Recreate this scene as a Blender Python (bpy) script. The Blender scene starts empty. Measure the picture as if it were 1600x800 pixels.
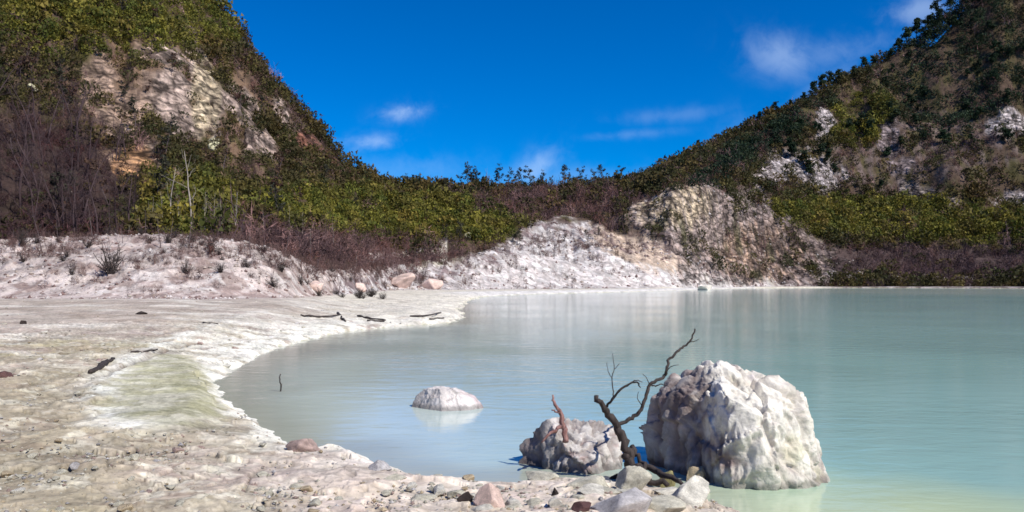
import bpy, math, random
import numpy as np
R = math.radians
random.seed(7); rng = np.random.default_rng(7)
scene = bpy.context.scene
COL = scene.collection

# ------------------------------------------------------------------ camera
F = 1256.0; H0 = 438.0; EYE = 1.7          # focal length in 1600-px units, horizon row, eye height above the lake
cam_d = bpy.data.cameras.new('camera'); cam = bpy.data.objects.new('camera', cam_d); COL.objects.link(cam)
cam_d.sensor_width = 36; cam_d.lens = F / 1600 * 36
cam_d.shift_y = (H0 - 400) / 1600
cam_d.clip_start = 0.1; cam_d.clip_end = 6000
cam.location = (0, 0, EYE); cam.rotation_euler = (R(90), 0, 0)
scene.camera = cam

# ------------------------------------------------------------------ light
SUN_EL = 47; SUN_AZ = 130                    # azimuth clockwise from +Y: from the right, a little behind the camera
sd = (math.sin(R(SUN_AZ)) * math.cos(R(SUN_EL)), math.cos(R(SUN_AZ)) * math.cos(R(SUN_EL)), math.sin(R(SUN_EL)))
sun_d = bpy.data.lights.new('sun', 'SUN'); sun = bpy.data.objects.new('sun', sun_d); COL.objects.link(sun)
sun_d.energy = 4.6; sun_d.angle = R(0.5); sun_d.color = (1.0, 0.945, 0.85)
from mathutils import Vector
sun.rotation_euler = Vector(sd).to_track_quat('Z', 'Y').to_euler()

world = bpy.data.worlds.new('World'); scene.world = world; world.use_nodes = True
wt = world.node_tree; wt.nodes.clear()


class NT:
    """small helper for writing node trees"""
    def __init__(s, nt): s.nt = nt
    def n(s, t, **k):
        nd = s.nt.nodes.new(t)
        for a, b in k.items(): setattr(nd, a, b)
        return nd
    def put(s, sock, v):
        if hasattr(v, 'is_output'): s.nt.links.new(v, sock)
        elif isinstance(v, (tuple, list)) and len(v) == 3 and sock.type == 'RGBA': sock.default_value = (*v, 1)
        else: sock.default_value = v
    def m(s, op, a, b=0.0, c=None, clamp=False):
        nd = s.n('ShaderNodeMath', operation=op, use_clamp=clamp); s.put(nd.inputs[0], a); s.put(nd.inputs[1], b)
        if c is not None: s.put(nd.inputs[2], c)
        return nd.outputs[0]
    def mix(s, f, a, b, mode='MIX'):
        nd = s.n('ShaderNodeMix', data_type='RGBA', blend_type=mode); s.put(nd.inputs[0], f); s.put(nd.inputs[6], a); s.put(nd.inputs[7], b)
        return nd.outputs[2]
    def noise(s, vec, scale, detail=4, rough=.55, dist=0.0, out=0):
        nd = s.n('ShaderNodeTexNoise'); s.put(nd.inputs['Vector'], vec); nd.inputs['Scale'].default_value = scale
        nd.inputs['Detail'].default_value = detail; nd.inputs['Roughness'].default_value = rough; nd.inputs['Distortion'].default_value = dist
        return nd.outputs[out]
    def ramp(s, v, lo, hi, a=0.0, b=1.0, smooth=True):
        nd = s.n('ShaderNodeMapRange', interpolation_type='SMOOTHSTEP' if smooth else 'LINEAR')
        s.put(nd.inputs[0], v); s.put(nd.inputs[1], lo); s.put(nd.inputs[2], hi); s.put(nd.inputs[3], a); s.put(nd.inputs[4], b)
        return nd.outputs[0]


W = NT(wt)
sky = W.n('ShaderNodeTexSky', sky_type='NISHITA', sun_disc=False)
sky.sun_elevation = R(SUN_EL); sky.sun_rotation = R(SUN_AZ); sky.altitude = 2400; sky.air_density = 1.0; sky.dust_density = 0.15; sky.ozone_density = 3.0
hs = W.n('ShaderNodeHueSaturation'); hs.inputs['Saturation'].default_value = 1.62; hs.inputs['Value'].default_value = 1.03; hs.inputs['Hue'].default_value = .512
wt.links.new(sky.outputs[0], hs.inputs['Color'])
# thin wispy clouds, placed by direction in the sky
tc = W.n('ShaderNodeTexCoord'); sep = W.n('ShaderNodeSeparateXYZ'); wt.links.new(tc.outputs['Generated'], sep.inputs[0])
dy = W.m('MAXIMUM', sep.outputs[1], 0.02)
u = W.m('DIVIDE', sep.outputs[0], dy); v = W.m('DIVIDE', sep.outputs[2], dy)
cmb = W.n('ShaderNodeCombineXYZ'); wt.links.new(u, cmb.inputs[0]); wt.links.new(v, cmb.inputs[1])
wisp = W.noise(cmb.outputs[0], 9.0, 7, .62, .6)
fine = W.noise(cmb.outputs[0], 34.0, 6, .6, .4)
tex = W.m('ADD', W.m('MULTIPLY', wisp, .62), W.m('MULTIPLY', fine, .38))
total = None
for (cx, cy, rx, ry, an, st) in [(1222, 88, 62, 36, -12, .40), (1320, 78, 110, 26, 12, .20), (1270, 150, 120, 22, 40, .16), (1440, 14, 60, 26, 12, .42),
                                 (1050, 180, 110, 13, 5, .14), (985, 210, 80, 9, 4, .15), (1150, 205, 40, 40, 0, .10),
                                 (632, 176, 38, 15, 8, .70), (580, 222, 48, 14, 4, .50), (840, 262, 44, 26, 30, .50), (640, 262, 130, 26, 0, .14), (900, 275, 160, 22, 0, .16)]:
    ca, sa = math.cos(R(an)), math.sin(R(an))
    du = W.m('SUBTRACT', u, (cx - 800) / F); dv = W.m('SUBTRACT', v, (H0 - cy) / F)
    a = W.m('MULTIPLY', W.m('ADD', W.m('MULTIPLY', du, ca), W.m('MULTIPLY', dv, sa)), F / rx)
    b = W.m('MULTIPLY', W.m('ADD', W.m('MULTIPLY', du, -sa), W.m('MULTIPLY', dv, ca)), F / ry)
    d = W.m('ADD', W.m('MULTIPLY', a, a), W.m('MULTIPLY', b, b))
    g = W.m('EXPONENT', W.m('MULTIPLY', d, -1.0))
    g = W.m('MULTIPLY', W.m('MULTIPLY', g, W.ramp(W.m('ADD', tex, W.m('MULTIPLY', g, .16)), .44, .74)), st * .72)
    total = g if total is None else W.m('MAXIMUM', total, g)
bg = W.n('ShaderNodeBackground'); bg.inputs['Strength'].default_value = 0.115
cl = W.mix(total, hs.outputs[0], (5.6, 7.0, 9.0))
wt.links.new(cl, bg.inputs[0])
wo = W.n('ShaderNodeOutputWorld'); wt.links.new(bg.outputs[0], wo.inputs[0])

vs = scene.view_settings; vs.view_transform = 'Standard'; vs.look = 'None'; vs.gamma = 1; vs.exposure = 0.2; vs.use_curve_mapping = False
scene.render.engine = 'CYCLES'
scene.cycles.max_bounces = 5; scene.cycles.diffuse_bounces = 3; scene.cycles.glossy_bounces = 3; scene.cycles.use_denoising = True
scene.cycles.sample_clamp_indirect = 4
scene.cycles.pixel_filter_type = 'BLACKMAN_HARRIS'; scene.cycles.filter_width = 1.6

# ------------------------------------------------------------------ noise in numpy
_perm = np.random.default_rng(11).permutation(256); _perm = np.concatenate([_perm, _perm, _perm])
_g2 = np.array([(math.cos(a), math.sin(a)) for a in np.linspace(0, 2 * math.pi, 17)[:16]])
_g3 = np.random.default_rng(5).normal(size=(32, 3)); _g3 /= np.linalg.norm(_g3, axis=1)[:, None]


def perlin2(x, y, seed=0):
    x = x + seed * 17.31; y = y - seed * 9.77
    xi = np.floor(x).astype(np.int64); yi = np.floor(y).astype(np.int64); xf = x - xi; yf = y - yi; xi &= 255; yi &= 255
    def g(ix, iy, fx, fy):
        h = _perm[_perm[ix & 255] + (iy & 255)] & 15
        return _g2[h, 0] * fx + _g2[h, 1] * fy
    uu = xf * xf * xf * (xf * (xf * 6 - 15) + 10); vv = yf * yf * yf * (yf * (yf * 6 - 15) + 10)
    a = g(xi, yi, xf, yf); b = g(xi + 1, yi, xf - 1, yf); c = g(xi, yi + 1, xf, yf - 1); d = g(xi + 1, yi + 1, xf - 1, yf - 1)
    return (a + uu * (b - a)) * (1 - vv) + (c + uu * (d - c)) * vv


def perlin3(P, seed=0):
    P = P + np.array([seed * 7.13, -seed * 3.7, seed * 5.91])
    I = np.floor(P).astype(np.int64); Fr = P - I; I &= 255
    w = Fr * Fr * Fr * (Fr * (Fr * 6 - 15) + 10); out = 0
    for i in (0, 1):
        for j in (0, 1):
            for k in (0, 1):
                h = _perm[_perm[_perm[(I[:, 0] + i) & 255] + ((I[:, 1] + j) & 255)] + ((I[:, 2] + k) & 255)] & 31
                d = Fr - np.array([i, j, k]); val = (_g3[h] * d).sum(1)
                out = out + val * (w[:, 0] if i else 1 - w[:, 0]) * (w[:, 1] if j else 1 - w[:, 1]) * (w[:, 2] if k else 1 - w[:, 2])
    return out


def fbm2(x, y, f, oct=4, seed=0, gain=.5, ridged=False):
    o = 0; a = 1; t = 0
    for k in range(oct):
        n = perlin2(x * f, y * f, seed + k)
        o = o + a * ((1 - 2.2 * np.abs(n)) if ridged else n * 1.5); t += a; a *= gain; f *= 2.03
    return o / t


def fbm3(P, f, oct=4, seed=0, gain=.5, ridged=False):
    o = 0; a = 1; t = 0
    for k in range(oct):
        n = perlin3(P * f, seed + k)
        o = o + a * ((1 - 2.4 * np.abs(n)) if ridged else n * 1.6); t += a; a *= gain; f *= 2.03
    return o / t


_co = np.random.default_rng(15).uniform(.1, .9, (256, 3)); _cn = np.random.default_rng(16).normal(size=(256, 3)); _cn /= np.linalg.norm(_cn, axis=1)[:, None]
def cells(P, f, seed=0):
    """angular broken-rock relief: every cell is a plane tilted its own way; returns (relief about 0, gap to the next cell)"""
    P = P * f + seed * 5.37; I = np.floor(P).astype(np.int64); b1 = np.full(len(P), 9.); b2 = b1.copy(); val = np.zeros(len(P))
    for i in (-1, 0, 1):
        for j in (-1, 0, 1):
            for k in (-1, 0, 1):
                J = I + (i, j, k); h = _perm[_perm[_perm[J[:, 0] & 255] + (J[:, 1] & 255)] + (J[:, 2] & 255)] & 255
                D = P - J - _co[h]; d = (D * D).sum(1); m = d < b1
                b2 = np.where(m, b1, np.minimum(b2, d)); val = np.where(m, (D * _cn[h]).sum(1) + _co[h, 0] * .5 - .25, val); b1 = np.where(m, d, b1)
    return val, np.sqrt(b2) - np.sqrt(b1)


def sstep(x, a, b):
    t = np.clip((x - a) / (b - a), 0, 1); return t * t * (3 - 2 * t)


def lerp(a, b, t): return a + (b - a) * t


# ------------------------------------------------------------------ object helpers
def link(o, parent=None):
    COL.objects.link(o)
    if parent is not None: o.parent = parent
    return o


def tag(o, label=None, cat=None, group=None, kind=None):
    if label: o['label'] = label
    if cat: o['category'] = cat
    if group: o['group'] = group
    if kind: o['kind'] = kind
    return o


def np_mesh(name, V, Fc, col=None, smooth=True):
    """V (n,3); Fc (m,3) or (m,4) int array; col (n,3) colours -> mesh"""
    me = bpy.data.meshes.new(name); V = np.asarray(V, np.float32); Fc = np.asarray(Fc, np.int32); k = Fc.shape[1]
    me.vertices.add(len(V)); me.vertices.foreach_set('co', V.ravel())
    me.loops.add(Fc.size); me.loops.foreach_set('vertex_index', Fc.ravel())
    me.polygons.add(len(Fc)); me.polygons.foreach_set('loop_start', np.arange(0, Fc.size, k, dtype=np.int32))
    me.polygons.foreach_set('loop_total', np.full(len(Fc), k, np.int32))
    me.polygons.foreach_set('use_smooth', np.full(len(Fc), bool(smooth)))
    me.update(calc_edges=True)
    if col is not None:
        at = me.attributes.new('col', 'FLOAT_COLOR', 'POINT')
        c = np.ones((len(V), 4), np.float32); c[:, :3] = np.clip(col, 0.002, .9); at.data.foreach_set('color', c.ravel())
    return me


def mesh_obj(name, me, mat, parent=None, loc=(0, 0, 0)):
    o = bpy.data.objects.new(name, me)
    if mat and not me.materials: me.materials.append(mat)
    o.location = loc
    return link(o, parent)


def empty(name, loc):
    o = bpy.data.objects.new(name, None); o.location = loc; o.empty_display_size = .2
    return link(o)


def copy_tree(o, loc, rz=0, sc=1.0):
    c = o.copy(); COL.objects.link(c); c.location = loc; c.rotation_euler = (0, 0, rz); c.scale = sc if isinstance(sc, tuple) else (sc, sc, sc)
    for ch in list(o.children):
        d = ch.copy(); COL.objects.link(d); d.parent = c
    return c


# ------------------------------------------------------------------ materials
def base_mat(name):
    m = bpy.data.materials.new(name); m.use_nodes = True; nt = m.node_tree; nt.nodes.clear(); N = NT(nt)
    out = N.n('ShaderNodeOutputMaterial'); bs = N.n('ShaderNodeBsdfPrincipled'); nt.links.new(bs.outputs[0], out.inputs[0])
    return m, N, bs, out


def ground_mat():
    m, N, bs, out = base_mat('crater_ground')
    at = N.n('ShaderNodeAttribute', attribute_name='col').outputs['Color']
    far = N.n('ShaderNodeAttribute', attribute_name='near').outputs['Fac']
    pos = N.n('ShaderNodeNewGeometry').outputs['Position']
    n1 = N.noise(pos, 1.1, 8, .66); n2 = N.noise(pos, 11.0, 7, .68)
    k = N.m('ADD', N.ramp(n1, .25, .75, .72, 1.26), N.m('MULTIPLY', N.m('SUBTRACT', N.ramp(n2, .28, .72), .5), .55))
    c = N.mix(1.0, at, k, 'MULTIPLY')
    # warm / violet mineral drift
    n3 = N.noise(pos, 2.7, 5, .6)
    c = N.mix(N.ramp(n3, .35, .7, 0, .35), c, N.mix(1.0, c, (1.02, .95, 1.04), 'MULTIPLY'))
    # little dark pits and grit close by
    vo = N.n('ShaderNodeTexVoronoi'); N.put(vo.inputs['Vector'], pos); vo.inputs['Scale'].default_value = 34
    grit = N.m('MULTIPLY', N.ramp(vo.outputs['Distance'], .05, .30, 1, 0), N.ramp(N.noise(pos, 5.0, 3), .5, .66))
    c = N.mix(N.m('MULTIPLY', N.m('MULTIPLY', grit, .62), far), c, (.06, .05, .045))
    rk = N.n('ShaderNodeAttribute', attribute_name='rock').outputs['Fac']
    wp = N.n('ShaderNodeVectorMath', operation='ADD'); N.put(wp.inputs[0], pos); nz = N.n('ShaderNodeTexNoise'); N.put(nz.inputs['Vector'], pos); nz.inputs['Scale'].default_value = .5; nz.inputs['Detail'].default_value = 4; N.put(wp.inputs[1], nz.outputs[1])
    tl = N.n('ShaderNodeMapping'); tl.inputs['Rotation'].default_value = (.5, .45, .3); tl.inputs['Scale'].default_value = (.7, 1.0, 1.7); N.put(tl.inputs[0], wp.outputs[0])
    v1 = N.n('ShaderNodeTexVoronoi', feature='DISTANCE_TO_EDGE'); N.put(v1.inputs['Vector'], tl.outputs[0]); v1.inputs['Scale'].default_value = .42
    v2 = N.n('ShaderNodeTexVoronoi', feature='F1'); N.put(v2.inputs['Vector'], tl.outputs[0]); v2.inputs['Scale'].default_value = 1.1
    tn = N.n('ShaderNodeSeparateColor'); N.put(tn.inputs[0], v2.outputs['Color'])
    blot = N.noise(tl.outputs[0], .30, 6, .65)
    rt = N.m('MULTIPLY', N.ramp(v1.outputs[0], 0, .16, .35, 1.0), N.m('MULTIPLY', N.ramp(tn.outputs[0], 0, 1, .62, 1.3, False), N.ramp(blot, .40, .56, .42, 1.18)))
    c = N.mix(rk, c, N.mix(1.0, c, rt, 'MULTIPLY'))
    N.put(bs.inputs['Base Color'], c); bs.inputs['Roughness'].default_value = .93; bs.inputs['Specular IOR Level'].default_value = .15
    b1 = N.n('ShaderNodeBump'); b1.inputs['Strength'].default_value = .9; N.put(b1.inputs['Distance'], N.ramp(far, 0, 1, .30, .035)); N.put(b1.inputs['Height'], N.noise(pos, 1.3, 6, .55))
    b2 = N.n('ShaderNodeBump'); N.put(b2.inputs['Strength'], N.m('MULTIPLY', far, .85)); b2.inputs['Distance'].default_value = .012
    N.put(b2.inputs['Height'], N.m('SUBTRACT', N.noise(pos, 16, 5, .55), N.m('MULTIPLY', grit, .4)))
    b3 = N.n('ShaderNodeBump'); N.put(b3.inputs['Strength'], N.m('MULTIPLY', rk, .7)); b3.inputs['Distance'].default_value = .9
    N.put(b3.inputs['Height'], N.m('ADD', N.m('MINIMUM', v1.outputs[0], .3), N.m('ADD', N.m('MULTIPLY', v2.outputs['Distance'], .5), N.m('MULTIPLY', blot, 1.3))))
    N.nt.links.new(b1.outputs[0], b3.inputs['Normal']); N.nt.links.new(b3.outputs[0], b2.inputs['Normal']); N.nt.links.new(b2.outputs[0], bs.inputs['Normal'])
    return m


def rock_mat(name, scale=1.0):
    m, N, bs, out = base_mat(name)
    at = N.n('ShaderNodeAttribute', attribute_name='col').outputs['Color']
    pos = N.n('ShaderNodeTexCoord').outputs['Object']
    n1 = N.noise(pos, 5 * scale, 8, .68, .5); n2 = N.noise(pos, 26 * scale, 6, .7)
    k = N.m('ADD', N.ramp(n1, .3, .7, .74, 1.2), N.m('MULTIPLY', N.m('SUBTRACT', n2, .5), .7))
    c = N.mix(1.0, at, k, 'MULTIPLY')
    N.put(bs.inputs['Base Color'], c); bs.inputs['Roughness'].default_value = .9; bs.inputs['Specular IOR Level'].default_value = .2
    b = N.n('ShaderNodeBump'); b.inputs['Strength'].default_value = 1.0; b.inputs['Distance'].default_value = .03 / scale
    vr = N.n('ShaderNodeTexVoronoi', distance='CHEBYCHEV'); N.put(vr.inputs['Vector'], pos); vr.inputs['Scale'].default_value = 13 * scale
    N.put(b.inputs['Height'], N.m('ADD', N.m('ADD', N.noise(pos, 7 * scale, 8, .62, .4), N.m('MULTIPLY', n2, .25)), N.m('MULTIPLY', vr.outputs['Distance'], .15)))
    N.nt.links.new(b.outputs[0], bs.inputs['Normal'])
    return m


def attr_mat(name, rough=.8, spec=.2, trans=0.0):
    m, N, bs, out = base_mat(name)
    at = N.n('ShaderNodeAttribute', attribute_name='col').outputs['Color']
    oi = N.n('ShaderNodeObjectInfo').outputs['Random']
    hsv = N.n('ShaderNodeHueSaturation'); N.put(hsv.inputs['Value'], N.ramp(oi, 0, 1, .8, 1.2, False)); N.put(hsv.inputs['Hue'], N.ramp(oi, 0, 1, .485, .515, False)); N.put(hsv.inputs['Color'], at)
    c = hsv.outputs[0]
    N.put(bs.inputs['Base Color'], c); bs.inputs['Roughness'].default_value = rough; bs.inputs['Specular IOR Level'].default_value = spec
    if trans > 0:
        tr = N.n('ShaderNodeBsdfTranslucent'); N.put(tr.inputs[0], c); ms = N.n('ShaderNodeMixShader'); ms.inputs[0].default_value = trans
        N.nt.links.new(bs.outputs[0], ms.inputs[1]); N.nt.links.new(tr.outputs[0], ms.inputs[2]); N.nt.links.new(ms.outputs[0], out.inputs[0])
    return m


def bark_mat(name, c1, c2):
    m, N, bs, out = base_mat(name)
    pos = N.n('ShaderNodeTexCoord').outputs['Object']
    mp = N.n('ShaderNodeMapping'); mp.inputs['Scale'].default_value = (1, 1, .25); N.put(mp.inputs[0], pos)
    n = N.noise(mp.outputs[0], 30, 6, .7)
    N.put(bs.inputs['Base Color'], N.mix(N.ramp(n, .35, .65), c1, c2)); bs.inputs['Roughness'].default_value = .85
    b = N.n('ShaderNodeBump'); b.inputs['Strength'].default_value = .7; b.inputs['Distance'].default_value = .01; N.put(b.inputs['Height'], n); N.nt.links.new(b.outputs[0], bs.inputs['Normal'])
    return m


def water_mat():
    m, N, bs, out = base_mat('milky_lake_water')
    at = N.n('ShaderNodeAttribute', attribute_name='col').outputs['Color']
    pos = N.n('ShaderNodeNewGeometry').outputs['Position']
    big = N.noise(pos, .18, 4, .5, .8)
    c = N.mix(1.0, at, N.ramp(big, .3, .7, .94, 1.06), 'MULTIPLY')
    N.put(bs.inputs['Base Color'], c); bs.inputs['Roughness'].default_value = .09; bs.inputs['IOR'].default_value = 1.333
    mp = N.n('ShaderNodeMapping'); mp.inputs['Scale'].default_value = (1, 2.2, 1); N.put(mp.inputs[0], pos)
    r1 = N.noise(mp.outputs[0], 1.5, 3, .5, .3); r2 = N.noise(mp.outputs[0], 7.0, 3, .55)
    hgt = N.m('ADD', r1, N.m('MULTIPLY', r2, .22))
    gust = N.ramp(N.noise(pos, .11, 3, .5), .36, .64, .25, 1.0)
    b = N.n('ShaderNodeBump'); N.put(b.inputs['Strength'], N.m('MULTIPLY', gust, .30)); b.inputs['Distance'].default_value = .05; N.put(b.inputs['Height'], hgt)
    N.nt.links.new(b.outputs[0], bs.inputs['Normal'])
    return m


M_GROUND = ground_mat(); M_WATER = water_mat()
M_BOULDER = rock_mat('boulder_rock', 1.0); M_STONE = rock_mat('stone_rock', 3.0)
M_LEAF = attr_mat('scrub_leaves', .7, .2, .25); M_TWIG = attr_mat('dry_twigs', .9, .1)
M_BARK_DARK = bark_mat('charred_bark', (.022, .017, .015), (.06, .045, .04))
M_BARK_PALE = bark_mat('bleached_bark', (.30, .25, .21), (.52, .46, .40))
M_BARK_GREY = bark_mat('grey_bark', (.07, .05, .05), (.15, .11, .11))
M_BARK_PURPLE = bark_mat('purple_brown_bark', (.035, .02, .022), (.085, .05, .052))
M_BARK_RED = bark_mat('reddish_bark', (.16, .07, .06), (.33, .19, .17))


# ------------------------------------------------------------------ terrain
def at(px, py, Y): return np.array([(px - 800) / F * Y, Y, EYE - (py - H0) / F * Y])
def on_level(px, py, z=0.0):
    Y = (EYE - z) * F / (py - H0); return ((px - 800) / F * Y, Y)


def catmull(P, n=5):
    P = np.array(P, float); out = []
    for i in range(len(P) - 1):
        a = P[max(i - 1, 0)]; b = P[i]; c = P[i + 1]; d = P[min(i + 2, len(P) - 1)]
        for k in range(n):
            t = k / n; out.append(.5 * ((2 * b) + (-a + c) * t + (2 * a - 5 * b + 4 * c - d) * t * t + (-a + 3 * b - 3 * c + d) * t ** 3))
    out.append(P[-1]); return np.array(out)


near_shore = [on_level(*p) for p in [(1330, 868), (1230, 835), (1160, 805), (1095, 782), (1045, 768), (985, 762), (930, 757), (880, 752), (835, 750), (790, 760), (745, 755), (700, 752), (640, 741), (590, 729), (548, 706), (505, 704), (478, 708), (452, 696),
              (420, 674), (372, 646), (346, 614), (345, 594), (376, 572), (430, 546), (500, 527), (560, 516), (640, 509), (716, 504)]]
far_shore = [on_level(*p) for p in [(722, 496), (716, 486), (724, 474), (738, 467), (762, 463), (850, 459.5), (950, 457), (1050, 454.5), (1100, 452.5), (1200, 450.5), (1400, 450), (1600, 451), (1900, 453)]]
right_rim = [(175, 60), (120, 5), (40, -6), (12, -2), (5, 1.2)]
lake = np.vstack([catmull(near_shore, 5)[:-1], catmull(far_shore, 5)[:-1], catmull([far_shore[-1]] + right_rim + [near_shore[0]], 4)[:-1]])


def sdist(x, y, poly, closed=True):
    """signed distance, negative inside"""
    n = len(poly); best = np.full(x.shape, 1e9); ins = np.zeros(x.shape, bool)
    for i in range(n if closed else n - 1):
        ax, ay = poly[i]; bx, by = poly[(i + 1) % n]
        ex, ey = bx - ax, by - ay; wx, wy = x - ax, y - ay
        t = np.clip((wx * ex + wy * ey) / (ex * ex + ey * ey + 1e-12), 0, 1)
        best = np.minimum(best, (wx - ex * t) ** 2 + (wy - ey * t) ** 2)
        if closed:
            c = ((ay > y) != (by > y)); xx = (bx - ax) * (y - ay) / ((by - ay) if abs(by - ay) > 1e-12 else 1e-12) + ax
            ins ^= c & (x < xx)
    d = np.sqrt(best)
    return np.where(ins, -d, d) if closed else d


pool_poly = catmull([on_level(*p, .33) for p in [(172, 612), (185, 580), (225, 556), (275, 545), (318, 560), (338, 590), (335, 625), (300, 645), (240, 652), (190, 640), (172, 612)]], 4)
rim_line = catmull([on_level(*p, .33) for p in [(205, 650), (160, 618), (172, 580), (215, 552), (262, 530), (335, 512), (420, 497), (520, 484), (600, 479)]], 4)
crack_line = catmull([on_level(*p, .36) for p in [(60, 598), (110, 586), (150, 580), (180, 566), (225, 552), (262, 538), (300, 528)]], 4)

# hill profile table: px -> (depth, row or height) of five contour lines
PXT = [-1500, -400, 0, 100, 250, 340, 400, 450, 490, 550, 620, 700, 760, 850, 950, 1000, 1050, 1100, 1150, 1220, 1280, 1350, 1420, 1500, 1600, 1900, 2800]
D1 = [34, 34, 34, 34, 34, 35, 37, 40, 46, 62, 92, 100, 112, 125, 134, 140, 147, 158, 172, 186, 187, 190, 190, 188, 186, 150, 120]
Z1 = [.9, .9, .95, .95, .95, .9, .9, .85, .8, .7, .6, .5, .45, .35, .35, .3, .3, .3, .3, .3, .3, .3, .3, .3, .3, .3, .3]
D2 = [46, 46, 46, 46, 46, 47, 48, 50, 56, 76, 108, 122, 135, 150, 156, 158, 160, 170, 182, 193, 196, 200, 202, 202, 202, 170, 150]
P2 = [405, 400, 394, 385, 383, 388, 397, 414, 434, 432, 420, 408, 400, 388, 392, 396, 400, 400, 404, 415, 428, 430, 430, 430, 428, 420, 400]
D3 = [60, 60, 60, 60, 60, 60, 60, 62, 70, 92, 128, 142, 152, 168, 172, 171, 169, 178, 190, 201, 210, 218, 222, 222, 222, 195, 190]
P3 = [380, 380, 378, 376, 376, 380, 395, 404, 415, 412, 402, 385, 368, 352, 335, 322, 300, 296, 316, 346, 378, 396, 397, 397, 395, 380, 350]
D4 = [88, 88, 88, 90, 92, 96, 100, 104, 110, 124, 160, 176, 186, 200, 205, 204, 200, 205, 214, 226, 238, 245, 250, 250, 250, 230, 230]
P4 = [180, 160, 170, 185, 215, 245, 272, 300, 322, 338, 345, 338, 332, 322, 314, 306, 284, 276, 279, 292, 310, 315, 316, 314, 310, 260, 180]
D5 = [150, 150, 140, 140, 138, 138, 140, 143, 146, 152, 212, 240, 250, 252, 252, 255, 262, 266, 270, 278, 284, 290, 296, 302, 305, 320, 330]
P5 = [-400, -330, -190, -140, -78, 24, 100, 158, 208, 274, 302, 308, 304, 302, 300, 292, 266, 238, 210, 180, 146, 113, 72, 14, -66, -200, -300]
thk = [math.atan((p - 800) / F) for p in PXT]
knots = []
for i, t in enumerate(thk):
    c = math.cos(t); row = [(D1[i] / c, Z1[i])]
    for Dd, Pp in ((D2, P2), (D3, P3), (D4, P4), (D5, P5)): row.append((Dd[i] / c, EYE + (H0 - Pp[i]) / F * Dd[i]))
    knots.append(row)
back = [(60, 1.0), (80, 3), (100, 8), (150, 26), (220, 48)]
rightside = [(210, .4), (230, 3), (250, 10), (290, 40), (350, 70)]
TH = [-math.pi, -R(110)] + thk + [R(100), math.pi]
KN = [back, back] + knots + [rightside, back]
RK = np.array([[k[0] for k in row] for row in KN]); ZK = np.array([[k[1] for k in row] for row in KN])


def hill_profile(th, r):
    n = len(RK[0]); rr = [np.interp(th, TH, RK[:, k]) for k in range(n)]; zz = [np.interp(th, TH, ZK[:, k]) for k in range(n)]
    rr += [rr[-1] * 1.25, rr[-1] * 2.2, np.full_like(r, 4000.)]; zz += [zz[-1] * .80, zz[-1] * .35, np.full_like(r, -4.)]
    z = zz[0].copy()
    for k in range(len(rr) - 1):
        t = np.clip((r - rr[k]) / (rr[k + 1] - rr[k]), 0, 1)
        if k in (0, 1): t = t * t * (3 - 2 * t)
        z = z + (zz[k + 1] - zz[k]) * t
    return z, rr


def blob(px, py, cx, cy, rx, ry, an=0, w=None):
    ca, sa = math.cos(R(an)), math.sin(R(an)); dx, dy = px - cx, py - cy
    a = (dx * ca + dy * sa) / rx; b = (-dx * sa + dy * ca) / ry; d = np.sqrt(a * a + b * b)
    if w is not None: d = d + w
    return 1 - sstep(d, .75, 1.1)


CRAGS = [(158, 150, 34, 44, 20), (190, 195, 52, 44, 30), (210, 268, 36, 50, 10), (262, 162, 52, 34, 10), (316, 135, 22, 66, -18), (336, 195, 16, 44, 0), (380, 180, 34, 34, 40), (300, 200, 60, 30, 0), (336, 236, 13, 12, 0),
         (404, 244, 32, 30, 40), (474, 235, 20, 42, -25), (520, 262, 32, 14, 40), (440, 195, 16, 36, -20), (250, 110, 50, 20, 10),
         (1250, 272, 66, 34, 8), (1205, 285, 34, 24, 0), (1450, 312, 56, 12, 12), (1582, 196, 20, 24, 10), (1552, 205, 16, 12, 0), (1390, 225, 18, 34, 10), (1288, 200, 16, 30, 0), (1590, 318, 34, 14, 0), (1408, 268, 20, 12, 0)]


def outcrop_mask(px, py, w=0):
    poly = np.array([(965, 348), (995, 320), (1040, 298), (1095, 284), (1140, 296), (1185, 312), (1236, 340), (1275, 378), (1320, 408), (1350, 432), (1350, 450), (1070, 452), (1050, 395), (1010, 372)], float)
    return 1 - sstep(sdist(px, py, poly) + w, -6, 7)


def bank_top(px): return np.interp(px, [520, 560, 600, 640, 700, 760, 800, 840, 900, 960, 1010, 1060, 1100, 1140, 1180, 1300, 1600], [446, 440, 432, 424, 420, 404, 380, 358, 356, 366, 374, 396, 420, 432, 440, 446, 448])


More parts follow.
